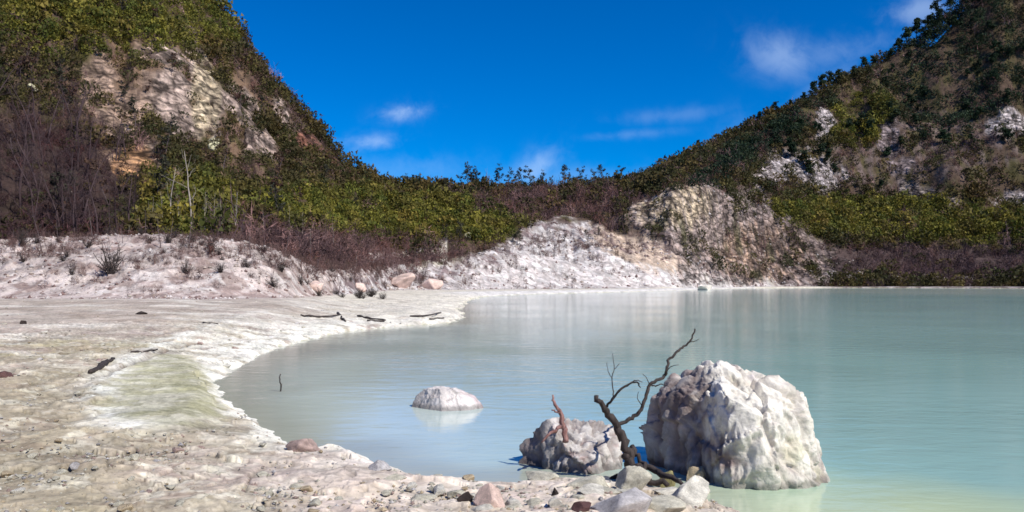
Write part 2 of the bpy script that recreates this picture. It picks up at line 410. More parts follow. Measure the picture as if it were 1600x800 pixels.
def terrain(x, y, full=False):
    x = np.asarray(x, float); y = np.asarray(y, float)
    r = np.hypot(x, y) + 1e-6; th = np.arctan2(x, y)
    # shore edge wobble grows with distance
    wob = fbm2(x, y, 1.7, 4, 3, .55) * np.clip(.015 * r, .05, 1.0) * .9 + fbm2(x, y, .35, 3, 8) * np.clip(.02 * r, 0, 1.5) * .5
    s = sdist(x, y, lake) + wob
    inside = s < 0
    bumps = fbm2(x, y, .45, 4, 21) * .09 + fbm2(x, y, 2.4, 4, 31, .55) * .028 + fbm2(x, y, 9.0, 3, 41, .55) * .010
    lump = np.maximum(fbm2(x, y, 3.1, 3, 51), 0) ** 2 * .10
    flat = .06 * sstep(s, 0, .22) + .27 * (1 - np.exp(-np.maximum(s, 0) / 2.0)) + .012 * np.maximum(s, 0)
    zn = flat + (bumps + lump) * sstep(s, -.1, 1.2)
    under = np.maximum(-2.2, .09 * s)
    zn = np.where(inside, np.where(s > -1.0, under, np.maximum(-2.2, -.09 + .14 * (s + 1.0))), zn)
    # dried side pool
    sp = sdist(x, y, pool_poly)
    zn = np.where(s > .3, lerp(zn, .24, 1 - sstep(sp, -.35, .12)), zn)
    rim = np.exp(-(sdist(x, y, rim_line, False) / .30) ** 2)
    zn = zn + rim * .035 * (s > 0)
    cr = np.exp(-(sdist(x, y, crack_line, False) / .07) ** 2) * sstep(fbm2(x, y, 1.1, 3, 61), -.25, .15)
    zn = zn - cr * .10 * (r < 30)
    zh, rr = hill_profile(th + fbm2(x, y, .02, 2, 12) * .012, r * (1 + .05 * fbm2(x, y, .03, 3, 14)))
    r1 = rr[0]
    w = sstep(r, r1 * .55, r1) * np.clip(s / 3, 0, 1)
    zb = lerp(zn, zh, w)
    px = 800 + F * np.tan(np.clip(th, -1.4, 1.4)); Y = np.maximum(r * np.cos(th), 1)
    py0 = H0 - (zb - EYE) / Y * F
    # relief of the hillside: gullies running down, knobbly ground
    hillw = sstep(r, rr[1] * .99, rr[3]) * (1 - .75 * sstep(r, rr[4] * .82, rr[4]))
    gul = fbm2(th * 26, r * .012, 1.0, 4, 71, .55, True)
    big = fbm2(x, y, .045, 4, 74)
    z = zb + hillw * (gul * 2.6 + big * 2.6)
    moundw = sstep(r, r1, r1 * 1.12) * (1 - sstep(r, rr[2], rr[2] * 1.1))
    z = z + moundw * (fbm2(x, y, .22, 4, 77, .55, True) * .6 + fbm2(x, y, .8, 4, 78, .6, True) * .22)
    w0 = fbm2(x, y, .10, 4, 81) * .6 + fbm2(x, y, .45, 3, 85) * .45 + fbm2(th * 70, py0 * .02, 1.0, 3, 87) * .3
    crag = np.zeros_like(r)
    front = (np.abs(th) < 1.2)
    for c in CRAGS: crag = np.maximum(crag, blob(px, py0, *c, w=w0))
    crag *= front * sstep(r, rr[2], rr[2] * 1.05)
    oc = outcrop_mask(px, py0, w0 * 34) * front * (r > r1)
    bank = sstep(py0 - bank_top(px) + w0 * 22, -8, 8) * (px > 520) * (px < 1330) * front * (r > r1 * .985)
    rough = np.maximum(crag, oc)
    z = z - rough * hillw * (gul - .4) * 2.2
    z = z + rough * ((fbm2(x, y, .11, 4, 91, .55, True) - .5) * 1.6)
    z = z + bank * (1 - rough) * ((fbm2(th * 60, r * .03, 1, 3, 97, .5, True) - .5) * 1.0 + fbm2(x, y, .3, 4, 98) * .6) * sstep(r, r1, rr[1])
    z = np.where(inside, zn, z)
    if full:
        pyf = H0 - (z - EYE) / Y * F
        return z, dict(s=s, sp=sp, rim=rim, crack=cr, rr=rr, r=r, th=th, px=px, py=pyf, crag=crag, oc=oc, bank=bank, gul=gul, front=front, mound=moundw, lump=lump)
    return z


# ---- grid: fine inside the view, coarse around
tin = np.arctan(np.linspace(-900, 900, 1000) / F)
tl = np.linspace(-math.pi, tin[0], 90)[:-1]; tr = np.linspace(tin[-1], math.pi, 90)[1:]
ths = np.concatenate([tl, tin, tr])
rs = np.concatenate([np.geomspace(.8, 3.6, 30)[:-1], np.geomspace(3.6, 42, 520)[:-1], np.geomspace(42, 330, 900)[:-1], np.geomspace(330, 4200, 40)])
nT, nR = len(ths), len(rs)
TT, RR = np.meshgrid(ths, rs)
X = (RR * np.sin(TT)).ravel(); Yy = (RR * np.cos(TT)).ravel()
Z, info = terrain(X, Yy, True)


def mixc(c, new, m): return c + (np.array(new) - c) * np.clip(m, 0, 1)[:, None]


def paint(X, Yy, Z, q):
    r, s, px, py = q['r'], q['s'], q['px'], q['py']; rr = q['rr']
    n1 = fbm2(X, Yy, .5, 4, 101); n2 = fbm2(X, Yy, 1.6, 4, 111); n3 = fbm2(X, Yy, .22, 3, 121); n4 = fbm2(X, Yy, 6, 3, 131)
    c = np.tile(np.array([.42, .375, .285]), (len(X), 1))
    band = np.exp(-(np.maximum(s, 0) / np.clip(.36 + .26 * (r - 14), .36, 3.4)) ** 2) * (s > -.5) * sstep(r, 5.6, 9)
    # foreground flat: beige, yellow-olive and pinkish-grey patches with pale crust
    c = mixc(c, (.41, .32, .285), sstep(n1, -.05, .35) * .8)
    c = mixc(c, (.40, .36, .20), sstep(n3 + .5 * n2, .05, .4) * .7)
    c = mixc(c, (.62, .57, .46), sstep(n2 + n4 * .5, .05, .3) * .8)
    c = mixc(c, (.30, .25, .20), sstep(n4 + n1 * .6, .30, .6) * .55)
    c = mixc(c, (.70, .67, .55), np.exp(-(np.maximum(s, 0) / 1.0) ** 2) * (r < 16) * sstep(n2 + n1, -.25, .2) * .75)
    c = mixc(c, (.30, .25, .16), (1 - sstep(px, 60, 520)) * sstep(py, 500, 620) * .55)
    c = mixc(c, (.20, .15, .11), sstep(fbm2(X, Yy, 3.3, 4, 147, .6), .10, .30) * sstep(fbm2(X, Yy, .7, 2, 149), -.15, .2) * (r < 62) * .55 * (1 - band))
    c = mixc(c, (.66, .63, .50), sstep(fbm2(X, Yy, 2.6, 4, 157, .6), .12, .26) * (r < 30) * .5)
    st_ = fbm2(X * .22, Yy * .8, 1.0, 5, 159, .6)
    LATE = (sstep(st_, .08, .3), sstep(-st_, .12, .32))
    c = mixc(c, (.62, .50, .46), sstep(px, 360, 520) * sstep(py, 640, 700) * .40)
    # crust along the water and the second rim
    c = mixc(c, (.80, .79, .68), band * sstep(n2 + .35, 0, .35))
    c = mixc(c, (.74, .74, .64), q['rim'] * .9 * (r < 45) * sstep(n2 + .4, 0, .5))
    pool = 1 - sstep(q['sp'] + n2 * .35 + n4 * .12, -.22, .18)
    c = mixc(c, (.42, .41, .27), pool * .9); c = mixc(c, (.58, .56, .44), pool * sstep(n2 + n4 * .5, -.05, .25) * .7); c = mixc(c, (.34, .33, .19), pool * sstep(-n2 + n4 * .5, .1, .35) * .6)
    c = mixc(c, (.10, .08, .07), q['crack'] * 1.0 * (r < 30))
    # far part of the flat turns pinkish grey
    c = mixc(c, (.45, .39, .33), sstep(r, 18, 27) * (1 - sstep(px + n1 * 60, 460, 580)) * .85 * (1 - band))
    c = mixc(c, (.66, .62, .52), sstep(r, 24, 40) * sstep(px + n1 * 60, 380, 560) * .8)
    mid_ = sstep(r, 12, 20) * (r < 60)
    c = mixc(c, (.68, .65, .56), LATE[0] * mid_ * .7); c = mixc(c, (.27, .21, .16), LATE[1] * mid_ * .5 * (1 - band))
    # shallow lake bed
    c = mixc(c, (.50, .49, .34), (s < -.02) * 1.0)
    # mound
    dk = np.maximum(sstep(fbm2(X, Yy, .8, 4, 141), .05, .30), sstep(fbm2(X, Yy, .3, 3, 143) + .5 * fbm2(X, Yy, 2.5, 3, 145), .12, .35))
    mo = np.tile(np.array([.55, .475, .43]), (len(X), 1)); mo = mixc(mo, (.70, .66, .61), sstep(n1, 0, .4) * .7); mo = mixc(mo, (.27, .19, .165), dk * .75)
    mo = mixc(mo, (.34, .22, .20), sstep(Z - 1.7 + n1, .6, 2.0) * .15)
    mw = sstep(r, rr[0] * .92, rr[0] * 1.02) * (px < 620)
    c = c + (mo - c) * mw[:, None]
    # hill ground
    hb = np.tile(np.array([.085, .058, .040]), (len(X), 1)); hb = mixc(hb, (.075, .072, .022), sstep(n3, -.1, .3) * .7)
    hb = mixc(hb, (.16, .10, .075), sstep(n1, .1, .5) * .6)
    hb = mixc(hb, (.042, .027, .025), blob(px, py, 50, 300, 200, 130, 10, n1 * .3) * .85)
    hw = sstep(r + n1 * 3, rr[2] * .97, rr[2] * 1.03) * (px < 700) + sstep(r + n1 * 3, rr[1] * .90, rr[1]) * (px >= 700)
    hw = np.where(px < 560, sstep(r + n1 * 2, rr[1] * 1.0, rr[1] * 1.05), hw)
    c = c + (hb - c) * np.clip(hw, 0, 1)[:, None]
    far_r = fbm2(q['th'] * 55, Z * .34, 1.0, 5, 151, .6); fr2 = fbm2(X, Yy, .35, 4, 155)
    op = np.maximum(blob(px, py, 290, 190, 190, 130, 30, n1 * .4), blob(px, py, 480, 235, 60, 70, 40, n1 * .4)); c = mixc(c, (.20, .13, .085), op * sstep(fr2, -.25, .2) * .8)
    op2 = blob(px, py, 1400, 240, 230, 60, -8, n1 * .4); c = mixc(c, (.17, .13, .12), op2 * sstep(fr2, -.2, .2) * .7)
    f3a = np.zeros(len(X)); f3b = np.zeros(len(X)); sel = (r > 45) & (r < 330) & q['front'] & (np.maximum(np.maximum(q['crag'], q['oc']), q['bank']) > 0)
    PP = np.stack([X, Yy, Z], 1)[sel]; f3a[sel] = fbm3(PP, .33, 5, 301, .6); f3b[sel] = fbm3(PP, .8, 4, 311, .6)
    # rock faces
    k = q['crag']
    rc = np.tile(np.array([.48, .34, .25]), (len(X), 1)); rc = mixc(rc, (.47, .39, .35), sstep(px, 215, 260) * .55)
    rc = mixc(rc, (.66, .36, .17), blob(px, py, 208, 270, 40, 50) * .85); rc = mixc(rc, (.62, .51, .34), blob(px, py, 322, 150, 26, 80) * .9)
    rc = mixc(rc, (.64, .62, .42), blob(px, py, 336, 234, 20, 20)); rc = mixc(rc, (.22, .10, .07), blob(px, py, 490, 245, 60, 50))
    rc = mixc(rc, (.56, .50, .49), sstep(px, 1150, 1200)); rc = mixc(rc, (.20, .14, .14), blob(px, py, 1395, 235, 60, 60) * .7); rc = mixc(rc, (.26, .21, .17), blob(px, py, 1455, 305, 80, 30) * .8)
    rc = mixc(rc, (.12, .085, .07), sstep(f3a + f3b * .7, .02, .35) * .6)
    cg = cells(np.stack([X, Yy, Z], 1)[sel], .4, 5)[1]; gp = np.ones(len(X)); gp[sel] = cg; rc = mixc(rc, (.07, .05, .045), (1 - sstep(gp, .02, .14)) * .6)
    c = c + (rc - c) * (k * .92)[:, None]
    # outcrop
    oc = np.tile(np.array([.40, .31, .27]), (len(X), 1)); oc = mixc(oc, (.66, .53, .36), blob(px, py, 1050, 318, 66, 44, 0, n1 * .4) * .9); oc = mixc(oc, (.52, .33, .20), blob(px, py, 1200, 395, 80, 50, 0, n1 * .4) * .6)
    oc = mixc(oc, (.46, .39, .375), sstep(f3b, .0, .28) * .7); oc = mixc(oc, (.06, .042, .04), (1 - sstep(gp, .02, .16)) * .6); oc = mixc(oc, (.12, .10, .10), sstep(px, 1120, 1230) * sstep(f3a + .2, -.1, .3) * .7); oc = mixc(oc, (.075, .05, .045), sstep(f3a, .05, .35) * .45)
    oc = mixc(oc, (.07, .075, .03), sstep(fbm2(X, Yy, .3, 4, 161), .15, .4) * .7)
    c = c + (oc - c) * q['oc'][:, None]
    # white bank
    bk = np.tile(np.array([.58, .53, .50]), (len(X), 1)); bk = mixc(bk, (.70, .67, .64), sstep(n1, -.1, .3))
    bk = mixc(bk, (.62, .47, .34), blob(px, py, 1000, 385, 90, 32, 20, n1 * .4) * .8)
    up = np.clip((py - bank_top(px)) / 55, 0, 1)
    bk = mixc(bk, (.20, .14, .14), sstep(f3a * .9 + f3b * .6 - up * .55, -.16, .18) * .85)
    c = c + (bk - c) * (q['bank'] * (1 - .6 * q['oc']))[:, None]
    c = mixc(c, (.68, .66, .62), (s > 0) * sstep(r, 70, 90) * (1 - sstep(s, 2.5, 5)) * (px < 1180) * .9)
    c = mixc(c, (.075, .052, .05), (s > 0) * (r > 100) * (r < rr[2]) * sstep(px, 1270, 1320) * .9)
    c = mixc(c, (.46, .42, .41), (s > 0) * (r > 100) * (r < rr[1]) * sstep(px, 1270, 1320) * sstep(fr2 + n1 * .4, .0, .2) * .8)
    return c


colr = paint(X, Yy, Z, info)
rk_ = np.maximum(np.maximum(info['crag'], info['oc']), info['bank'] * .45) * info['front']; sel = rk_ > 0
PP = np.stack([X, Yy, Z], 1)[sel]; push = (fbm3(PP, .13, 3, 321, .5, True) * 1.4 - .6 + fbm3(PP, .45, 4, 325, .55) * 1.1 + cells(PP, .5, 3)[0] * .35) * rk_[sel] * sstep(info['r'][sel], 60, 120)
X[sel] -= push * np.sin(TT.ravel()[sel]); Yy[sel] -= push * np.cos(TT.ravel()[sel]); Z[sel] += push * .10
sel = (info['r'] < 26) & (info['s'] > 0) & info['front']
PP = np.stack([X, Yy, Z * 0], 1)[sel]; PP[:, :2] += fbm2(PP[:, 0], PP[:, 1], 2.0, 3, 331)[:, None] * .12
ca_, ga_ = cells(PP, 1.7, 4); cb_, gb_ = cells(PP, 6.5, 6); pm = (.35 + .65 * sstep(info['sp'][sel], 0, .3)) * sstep(info['s'][sel], 0, .25); pk = sstep(fbm2(PP[:, 0], PP[:, 1], .45, 3, 335), -.1, .25) * pm
Z[sel] += pm * (ca_ * .035 + cb_ * .020) - pk * .020 * (1 - sstep(ga_, .0, .07))
colr[sel] *= (1 + pm * (.18 * ca_ + .30 * cb_))[:, None]
colr[sel] *= (1 - .55 * pk * (1 - sstep(ga_, .0, .05)) - .35 * pk * (1 - sstep(gb_, .0, .06)))[:, None]
idx = np.arange(nT * nR).reshape(nR, nT)
Q = np.stack([idx[:-1, :-1], idx[:-1, 1:], idx[1:, 1:], idx[1:, :-1]], -1).reshape(-1, 4)
Q = Q[:, ::-1]
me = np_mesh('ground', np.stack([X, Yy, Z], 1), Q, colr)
na = me.attributes.new('near', 'FLOAT', 'POINT'); na.data.foreach_set('value', (1 - sstep(info['r'], 14, 45)).astype(np.float32))
ra = me.attributes.new('rock', 'FLOAT', 'POINT'); ra.data.foreach_set('value', np.clip(np.maximum(np.maximum(info['crag'], info['oc']), np.maximum(info['bank'] * .45, info['mound'] * .35 * (info['px'] < 620))) * info['front'], 0, 1).astype(np.float32))
ground = tag(mesh_obj('ground', me, M_GROUND), kind='structure')
cap_t = np.linspace(0, 2 * math.pi, 24, endpoint=False)

# ---- water sheet
tw = np.arctan(np.linspace(-1000, 4000, 520) / F); tw = np.concatenate([tw, np.linspace(tw[-1], R(115), 30)[1:]])
rw = np.concatenate([np.geomspace(3.2, 60, 300)[:-1], np.geomspace(60, 420, 90)])
T2, R2 = np.meshgrid(tw, rw); xw = (R2 * np.sin(T2)).ravel(); yw = (R2 * np.cos(T2)).ravel()
sw = sdist(xw, yw, lake)
rwv = np.hypot(xw, yw); pxw = 800 + F * np.tan(np.clip(np.arctan2(xw, yw), -1.4, 1.4)); nw = fbm2(xw, yw, .12, 4, 201); nw2 = fbm2(xw, yw, .5, 3, 205)
cw = np.tile(np.array([.29, .485, .46]), (len(xw), 1))
cw = mixc(cw, (.56, .62, .57), (1 - sstep(pxw, 560, 1180)) * .85)            # milkier towards the beach
cw = mixc(cw, (.34, .46, .43), sstep(rwv + nw * 14, 30, 60) * .6)
cw = mixc(cw, (.36, .37, .29), (1 - sstep(-sw + nw2 * .3, .1, np.clip(.12 * rwv, .6, 2.2))) * .8 * (rwv < 60))
cw = mixc(cw, (.52, .60, .40), (1 - sstep(rwv + nw2 * .5, 6.3, 8.0)) * sstep(pxw, 1000, 1150) * .6)
cw = mixc(cw, (.52, .60, .36), (1 - sstep(rwv + nw2 * .5, 6.0, 8.0)) * sstep(pxw, 1120, 1300) * .8)
cw = mixc(cw, (.36, .57, .545), sstep(rwv, 14, 40) * sstep(pxw, 1050, 1300) * .75)
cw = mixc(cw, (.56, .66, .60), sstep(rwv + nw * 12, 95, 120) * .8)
keep = sw < 2.5
iw = np.arange(len(xw)).reshape(len(rw), len(tw)); Qw = np.stack([iw[:-1, :-1], iw[1:, :-1], iw[1:, 1:], iw[:-1, 1:]], -1).reshape(-1, 4)
Qw = Qw[keep[Qw].any(1)]
used = np.unique(Qw); remap = np.full(len(xw), -1); remap[used] = np.arange(len(used))
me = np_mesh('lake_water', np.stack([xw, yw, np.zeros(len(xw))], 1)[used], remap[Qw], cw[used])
tag(mesh_obj('lake_water', me, M_WATER), kind='structure')


# ------------------------------------------------------------------ scatter of hillside growth (uncountable scrub)
def tz(x, y): return float(terrain(np.array([x]), np.array([y]))[0])


def leaf_template(n, seed, flat=.8):
    g = np.random.default_rng(seed)
    d = g.normal(size=(n, 3)); d /= np.linalg.norm(d, axis=1)[:, None]
    lob = 1 + .35 * fbm3(d * 1.0, 1.6, 2, seed)
    rad = (g.uniform(.45, 1.0, n) ** .6) * lob
    P = d * rad[:, None]; P[:, 2] = P[:, 2] * flat + flat * .75
    sz = g.uniform(.08, .20, n)
    a = g.normal(size=(n, 3)); a /= np.linalg.norm(a, axis=1)[:, None]
    b = np.cross(a, g.normal(size=(n, 3))); b /= np.linalg.norm(b, axis=1)[:, None]
    T = np.stack([P + a * sz[:, None], P - a * sz[:, None] * .6 + b * sz[:, None] * .7, P - a * sz[:, None] * .5 - b * sz[:, None] * .8], 1)
    return T, g.uniform(.6, 1.45, n)


def twig_template(n, seed, wid=.014):
    """forked dry bush: a few crooked stems, each with side twigs at many angles"""
    g = np.random.default_rng(seed); T = []
    def sliver(a, b, w):
        d = b - a; sd_ = np.cross(d, g.normal(size=3)); sd_ /= np.linalg.norm(sd_) + 1e-9; T.append([a - sd_ * w, a + sd_ * w, b])
    for i in range(n):
        az = g.uniform(0, 2 * math.pi); p = np.array([g.normal() * .2, g.normal() * .2, 0]); d = np.array([math.cos(az) * g.uniform(.1, .9), math.sin(az) * g.uniform(.1, .9), 1.0])
        L = g.uniform(.35, .75)
        for k in range(2):
            d = d / np.linalg.norm(d); q_ = p + d * L * (.9 if k == 0 else .6); sliver(p, q_, wid * (1.8 - k))
            for m_ in range(3):
                e = d + g.normal(size=3) * .75; e[2] = abs(e[2]) * .8; e /= np.linalg.norm(e); a = p + (q_ - p) * g.uniform(.35, .95); sliver(a, a + e * L * g.uniform(.3, .65), wid * g.uniform(.6, 1.2))
            p = p + (q_ - p) * .85; d = d + g.normal(size=3) * .45; d[2] = abs(d[2])
    return np.array(T), g.uniform(.6, 1.5, len(T))


LT = [leaf_template(125, 300 + i) for i in range(7)]
DT = [twig_template(11, 400 + i) for i in range(7)]


def scatter(name, pos, size, hgt, colors, temps, mat, seed):
    g = np.random.default_rng(seed); Vs, Cs = [], []
    which = g.integers(0, len(temps), len(pos)); rot = g.uniform(0, 2 * math.pi, len(pos))
    for k, (T, cv) in enumerate(temps):
        m = which == k
        if not m.any(): continue
        p = pos[m]; s = size[m]; h = hgt[m]; a = rot[m]; ca, sa = np.cos(a), np.sin(a)
        x = T[None, :, :, 0] * s[:, None, None]; y = T[None, :, :, 1] * s[:, None, None]; z = T[None, :, :, 2] * h[:, None, None]
        vx = x * ca[:, None, None] - y * sa[:, None, None] + p[:, 0][:, None, None]; vy = x * sa[:, None, None] + y * ca[:, None, None] + p[:, 1][:, None, None]
        vz = z + p[:, 2][:, None, None]
        V = np.stack([vx, vy, vz], -1).reshape(-1, 3)
        C = (colors[m][:, None, :] * cv[None, :, None])[:, :, None, :].repeat(3, 2).reshape(-1, 3)
        Vs.append(V); Cs.append(C)
    V = np.concatenate(Vs); C = np.concatenate(Cs)
    me = np_mesh(name, V, np.arange(len(V)).reshape(-1, 3), C, smooth=False)
    return mesh_obj(name, me, mat)


NC = 60000
gth = np.random.default_rng(77)
tt = np.arctan(gth.uniform(-1000, 1000, NC) / F)
pxt = 800 + F * np.tan(tt); lo = lerp(np.interp(tt, TH, lerp(RK[:, 0], RK[:, 1], .15)), np.interp(tt, TH, RK[:, 0]) * .965, sstep(pxt, 1240, 1300)); hi = np.interp(tt, TH, RK[:, 4]) * 1.03
# denser close by so that the cover looks even in the picture
qq = gth.uniform(0, 1, NC); rad = np.sqrt(lo ** 2 + qq * (hi ** 2 - lo ** 2))
xs, ys = rad * np.sin(tt), rad * np.cos(tt)
zs, q = terrain(xs, ys, True)
px, py = q['px'], q['py']
nA = fbm2(xs, ys, .08, 3, 501); nB = fbm2(xs, ys, .25, 3, 511)
# probability of cover and which kind
area_k = np.clip((rad / 230) ** 1.0, .35, 1) * 1.0
dens = np.ones(NC)
dens *= 1 - .90 * np.clip(q['crag'], 0, 1) * np.maximum(sstep(nB + .5 * nA, -.42, -.12), (px > 1150) * .95); dens *= 1 - np.clip(q['oc'], 0, 1) * (.15 + .78 * sstep(nB + nA * .4, -.12, .08)); dens *= 1 - .95 * np.clip(q['bank'], 0, 1)
opn = np.maximum(blob(px, py, 290, 190, 180, 120, 30, nB * .4), blob(px, py, 1400, 240, 230, 55, -8, nB * .4) * .45); dens *= 1 - .55 * opn * sstep(nB + nA * .5, -.25, .1)
onm = (px < 560) & (rad < q['rr'][1] * 1.02 + 2); dens[onm] = 0
dead = np.zeros(NC)
def raise_(m, v): global dead; dead = np.maximum(dead, m * v)
raise_(sstep(nA + nB * .5, -.15, .25), .55); raise_(np.ones(NC), .26)
raise_(blob(px, py, 60, 290, 160, 130, 10, nB * .3), .96)
raise_(blob(px, py, 500, 402, 190, 48, 4, nB * .3), 1.0)
raise_(blob(px, py, 660, 400, 120, 30, -6, nB * .3), .92)
raise_(blob(px, py, 880, 325, 180, 30, 0, nB * .3), .92)
raise_(blob(px, py, 1470, 415, 230, 34, 2, nB * .3), .96)
raise_(blob(px, py, 1450, 245, 170, 66, 0, nB * .4), .7)
raise_(blob(px, py, 430, 110, 60, 150, -32, nB * .3), .75)
raise_(blob(px, py, 1180, 380, 60, 60, 0), .8)
green = np.zeros(NC)
for b_ in [(290, 330, 100, 60, 0), (600, 345, 240, 44, 5), (1430, 350, 250, 36, 3), (1350, 190, 60, 50, 0), (200, 30, 240, 70, 0)]: green = np.maximum(green, blob(px, py, *b_, w=nB * .3))
dark_f = np.maximum(blob(px, py, 1500, 110, 130, 150, -20, nB * .3), blob(px, py, 1180, 235, 170, 20, -32, nB * .2))
mb_ = sstep(fbm2(xs, ys, .35, 4, 521) + .22 * sstep(px, 330, 420) * (px < 540), -.02, .20); onm2 = (px < 560) & (rad < q['rr'][1] * 1.02 + 2); dens[onm2] = 1.0 * mb_[onm2]; dead[onm2] = 1
onb = (q['bank'] > .2) & (q['oc'] < .4) & (px >= 540); dens[onb] = np.maximum(dens[onb], .55 * mb_[onb] * (1 - sstep(py[onb], 405, 430))); dead[onb] = 1
is_dead = gth.uniform(0, 1, NC) < dead * (1 - .75 * green * (dead < .9))
keepm = gth.uniform(0, 1, NC) < dens * area_k ** -0.0 * .62
cG = np.tile(np.array([.080, .070, .026]), (NC, 1))
cG = mixc(cG, (.175, .165, .030), green * .9); cG = mixc(cG, (.022, .042, .024), dark_f * .92); cG = mixc(cG, (.13, .07, .03), sstep(nB, .0, .35) * .35 * (1 - dark_f))
sp_ = gth.integers(0, 5, NC); cG *= .84 * np.array([[1.2, 1.2, 1.0], [.6, .75, .7], [1, 1, 1], [1.5, 1.4, 1.2], [.85, .95, .9]])[sp_] * gth.uniform(.7, 1.3, NC)[:, None]
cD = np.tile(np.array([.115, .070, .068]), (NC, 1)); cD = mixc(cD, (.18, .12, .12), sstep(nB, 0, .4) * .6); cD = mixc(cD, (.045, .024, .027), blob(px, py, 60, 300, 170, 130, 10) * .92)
cD = mixc(cD, (.085, .058, .062), (px > 1250) * (py > 375) * .85)
sz_k = np.where(onm2, .42, np.where(onb, .6, 1.0)) * (1 + .45 * blob(px, py, 520, 400, 200, 44, 4)); cD = mixc(cD, (.085, .05, .048), onm2 * .85)
cD *= np.array([[1, 1, 1], [1.9, 1.8, 1.7], [.6, .6, .65], [1, 1, 1], [1.3, 1.05, .9]])[sp_] * gth.uniform(.7, 1.35, NC)[:, None]
sz = (.45 + 1.55 * gth.uniform(0, 1, NC) ** 2.2) * (1 + .35 * sstep(nB, .0, .3)) * np.clip(rad / 170, .55, 1.25) * 1.05 * sz_k
mg = keepm & ~is_dead; md = keepm & is_dead
P3 = np.stack([xs, ys, zs - .15], 1)
tag(scatter('hillside_scrub', P3[mg], sz[mg], sz[mg] * gth.uniform(.75, 1.35, mg.sum()), cG[mg], LT, M_LEAF, 1), 'olive and dark green scrub covering the crater slopes', 'scrub', kind='stuff')
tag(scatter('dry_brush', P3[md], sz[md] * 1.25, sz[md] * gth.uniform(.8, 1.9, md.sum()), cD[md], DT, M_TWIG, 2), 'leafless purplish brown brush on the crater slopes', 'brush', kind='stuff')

g = np.random.default_rng(191); NB = 26000
tb = np.arctan(g.uniform(-900, 480, NB) / F); r0_ = np.interp(tb, TH, RK[:, 0]); r1_ = np.interp(tb, TH, RK[:, 1]); rb = r0_ + (r1_ * 1.06 - r0_) * g.uniform(0, 1, NB) ** .8
xb, yb = rb * np.sin(tb), rb * np.cos(tb); zb_, qb = terrain(xb, yb, True)
cl = fbm2(xb, yb, .22, 4, 701) + .30 * fbm2(xb, yb, .9, 3, 705); pxb = qb['px']; up_ = np.clip((rb - r0_) / (r1_ - r0_), 0, 1)
cl = cl + .26 * sstep(pxb, 350, 400) * (1 - sstep(pxb, 640, 700)) * sstep(up_, .15, .6) - .04 + .22 * (up_ - .5)
okb = (qb['s'] > .8) & (cl > .12 + g.uniform(-.12, .12, NB)) & (g.uniform(0, 1, NB) < .30) & ((pxb < 1010)) & (qb['oc'] < .3)
nb_ = okb.sum(); cb = np.tile(np.array([.10, .062, .058]), (nb_, 1)) * g.uniform(.5, 1.9, (nb_, 1)); sb = g.uniform(.16, .55, nb_) * np.clip(rb[okb] / 60, .7, 1.9)
tag(scatter('bank_brush', np.stack([xb, yb, zb_ - .03], 1)[okb], sb, sb * g.uniform(.9, 1.9, nb_), cb, DT, M_TWIG, 9), 'low dead brush growing in patches over the pale banks', 'brush', kind='stuff')

#@@OBJECTS
# ------------------------------------------------------------------ wood: tubes, branches, trees
def tube(pts, rad, n=7, seed=0, rough=.12):
    pts = np.array(pts, float); g = np.random.default_rng(seed); V = []; Fq = []
    m = len(pts); rad = np.interp(np.linspace(0, 1, m), np.linspace(0, 1, len(rad)), rad)
    prev = None
    for i in range(m):
        t = pts[min(i + 1, m - 1)] - pts[max(i - 1, 0)]; t /= np.linalg.norm(t) + 1e-9
        if prev is None:
            a = np.cross(t, [0, 0, 1.0]);
            if np.linalg.norm(a) < .1: a = np.cross(t, [1.0, 0, 0])
        else: a = prev - t * (prev @ t)
        a /= np.linalg.norm(a); prev = a; b = np.cross(t, a)
        for k in range(n):
            an = 2 * math.pi * k / n; rr_ = rad[i] * (1 + g.normal() * rough)
            V.append(pts[i] + (a * math.cos(an) + b * math.sin(an)) * rr_)
    for i in range(m - 1):
        for k in range(n):
            k2 = (k + 1) % n; Fq.append((i * n + k, i * n + k2, (i + 1) * n + k2, (i + 1) * n + k))
    V.append(pts[0]); V.append(pts[-1]); a0, a1 = len(V) - 2, len(V) - 1
    for k in range(n):
        k2 = (k + 1) % n; Fq.append((a0, k2, k, a0)); Fq.append((a1, (m - 1) * n + k, (m - 1) * n + k2, a1))
    return np.array(V), Fq


def tubes_mesh(name, parts, smooth=True):
    V = []; Fc = []; o = 0
    for v, f in parts:
        V.append(v); Fc += [tuple(dict.fromkeys(i + o for i in q_)) for q_ in f]; o += len(v)
    me = bpy.data.meshes.new(name); me.from_pydata(np.concatenate(V).tolist(), [], Fc)
    me.polygons.foreach_set('use_smooth', np.full(len(me.polygons), smooth)); me.update(); return me


def wander(p0, d, L, n, g, bend=.25, up=.0):
    pts = [np.array(p0, float)]; d = np.array(d, float); d /= np.linalg.norm(d)
    for i in range(n):
        d = d + g.normal(size=3) * bend / n * 2 + np.array([0, 0, up / n]); d /= np.linalg.norm(d); pts.append(pts[-1] + d * L / n)
    return np.array(pts), d


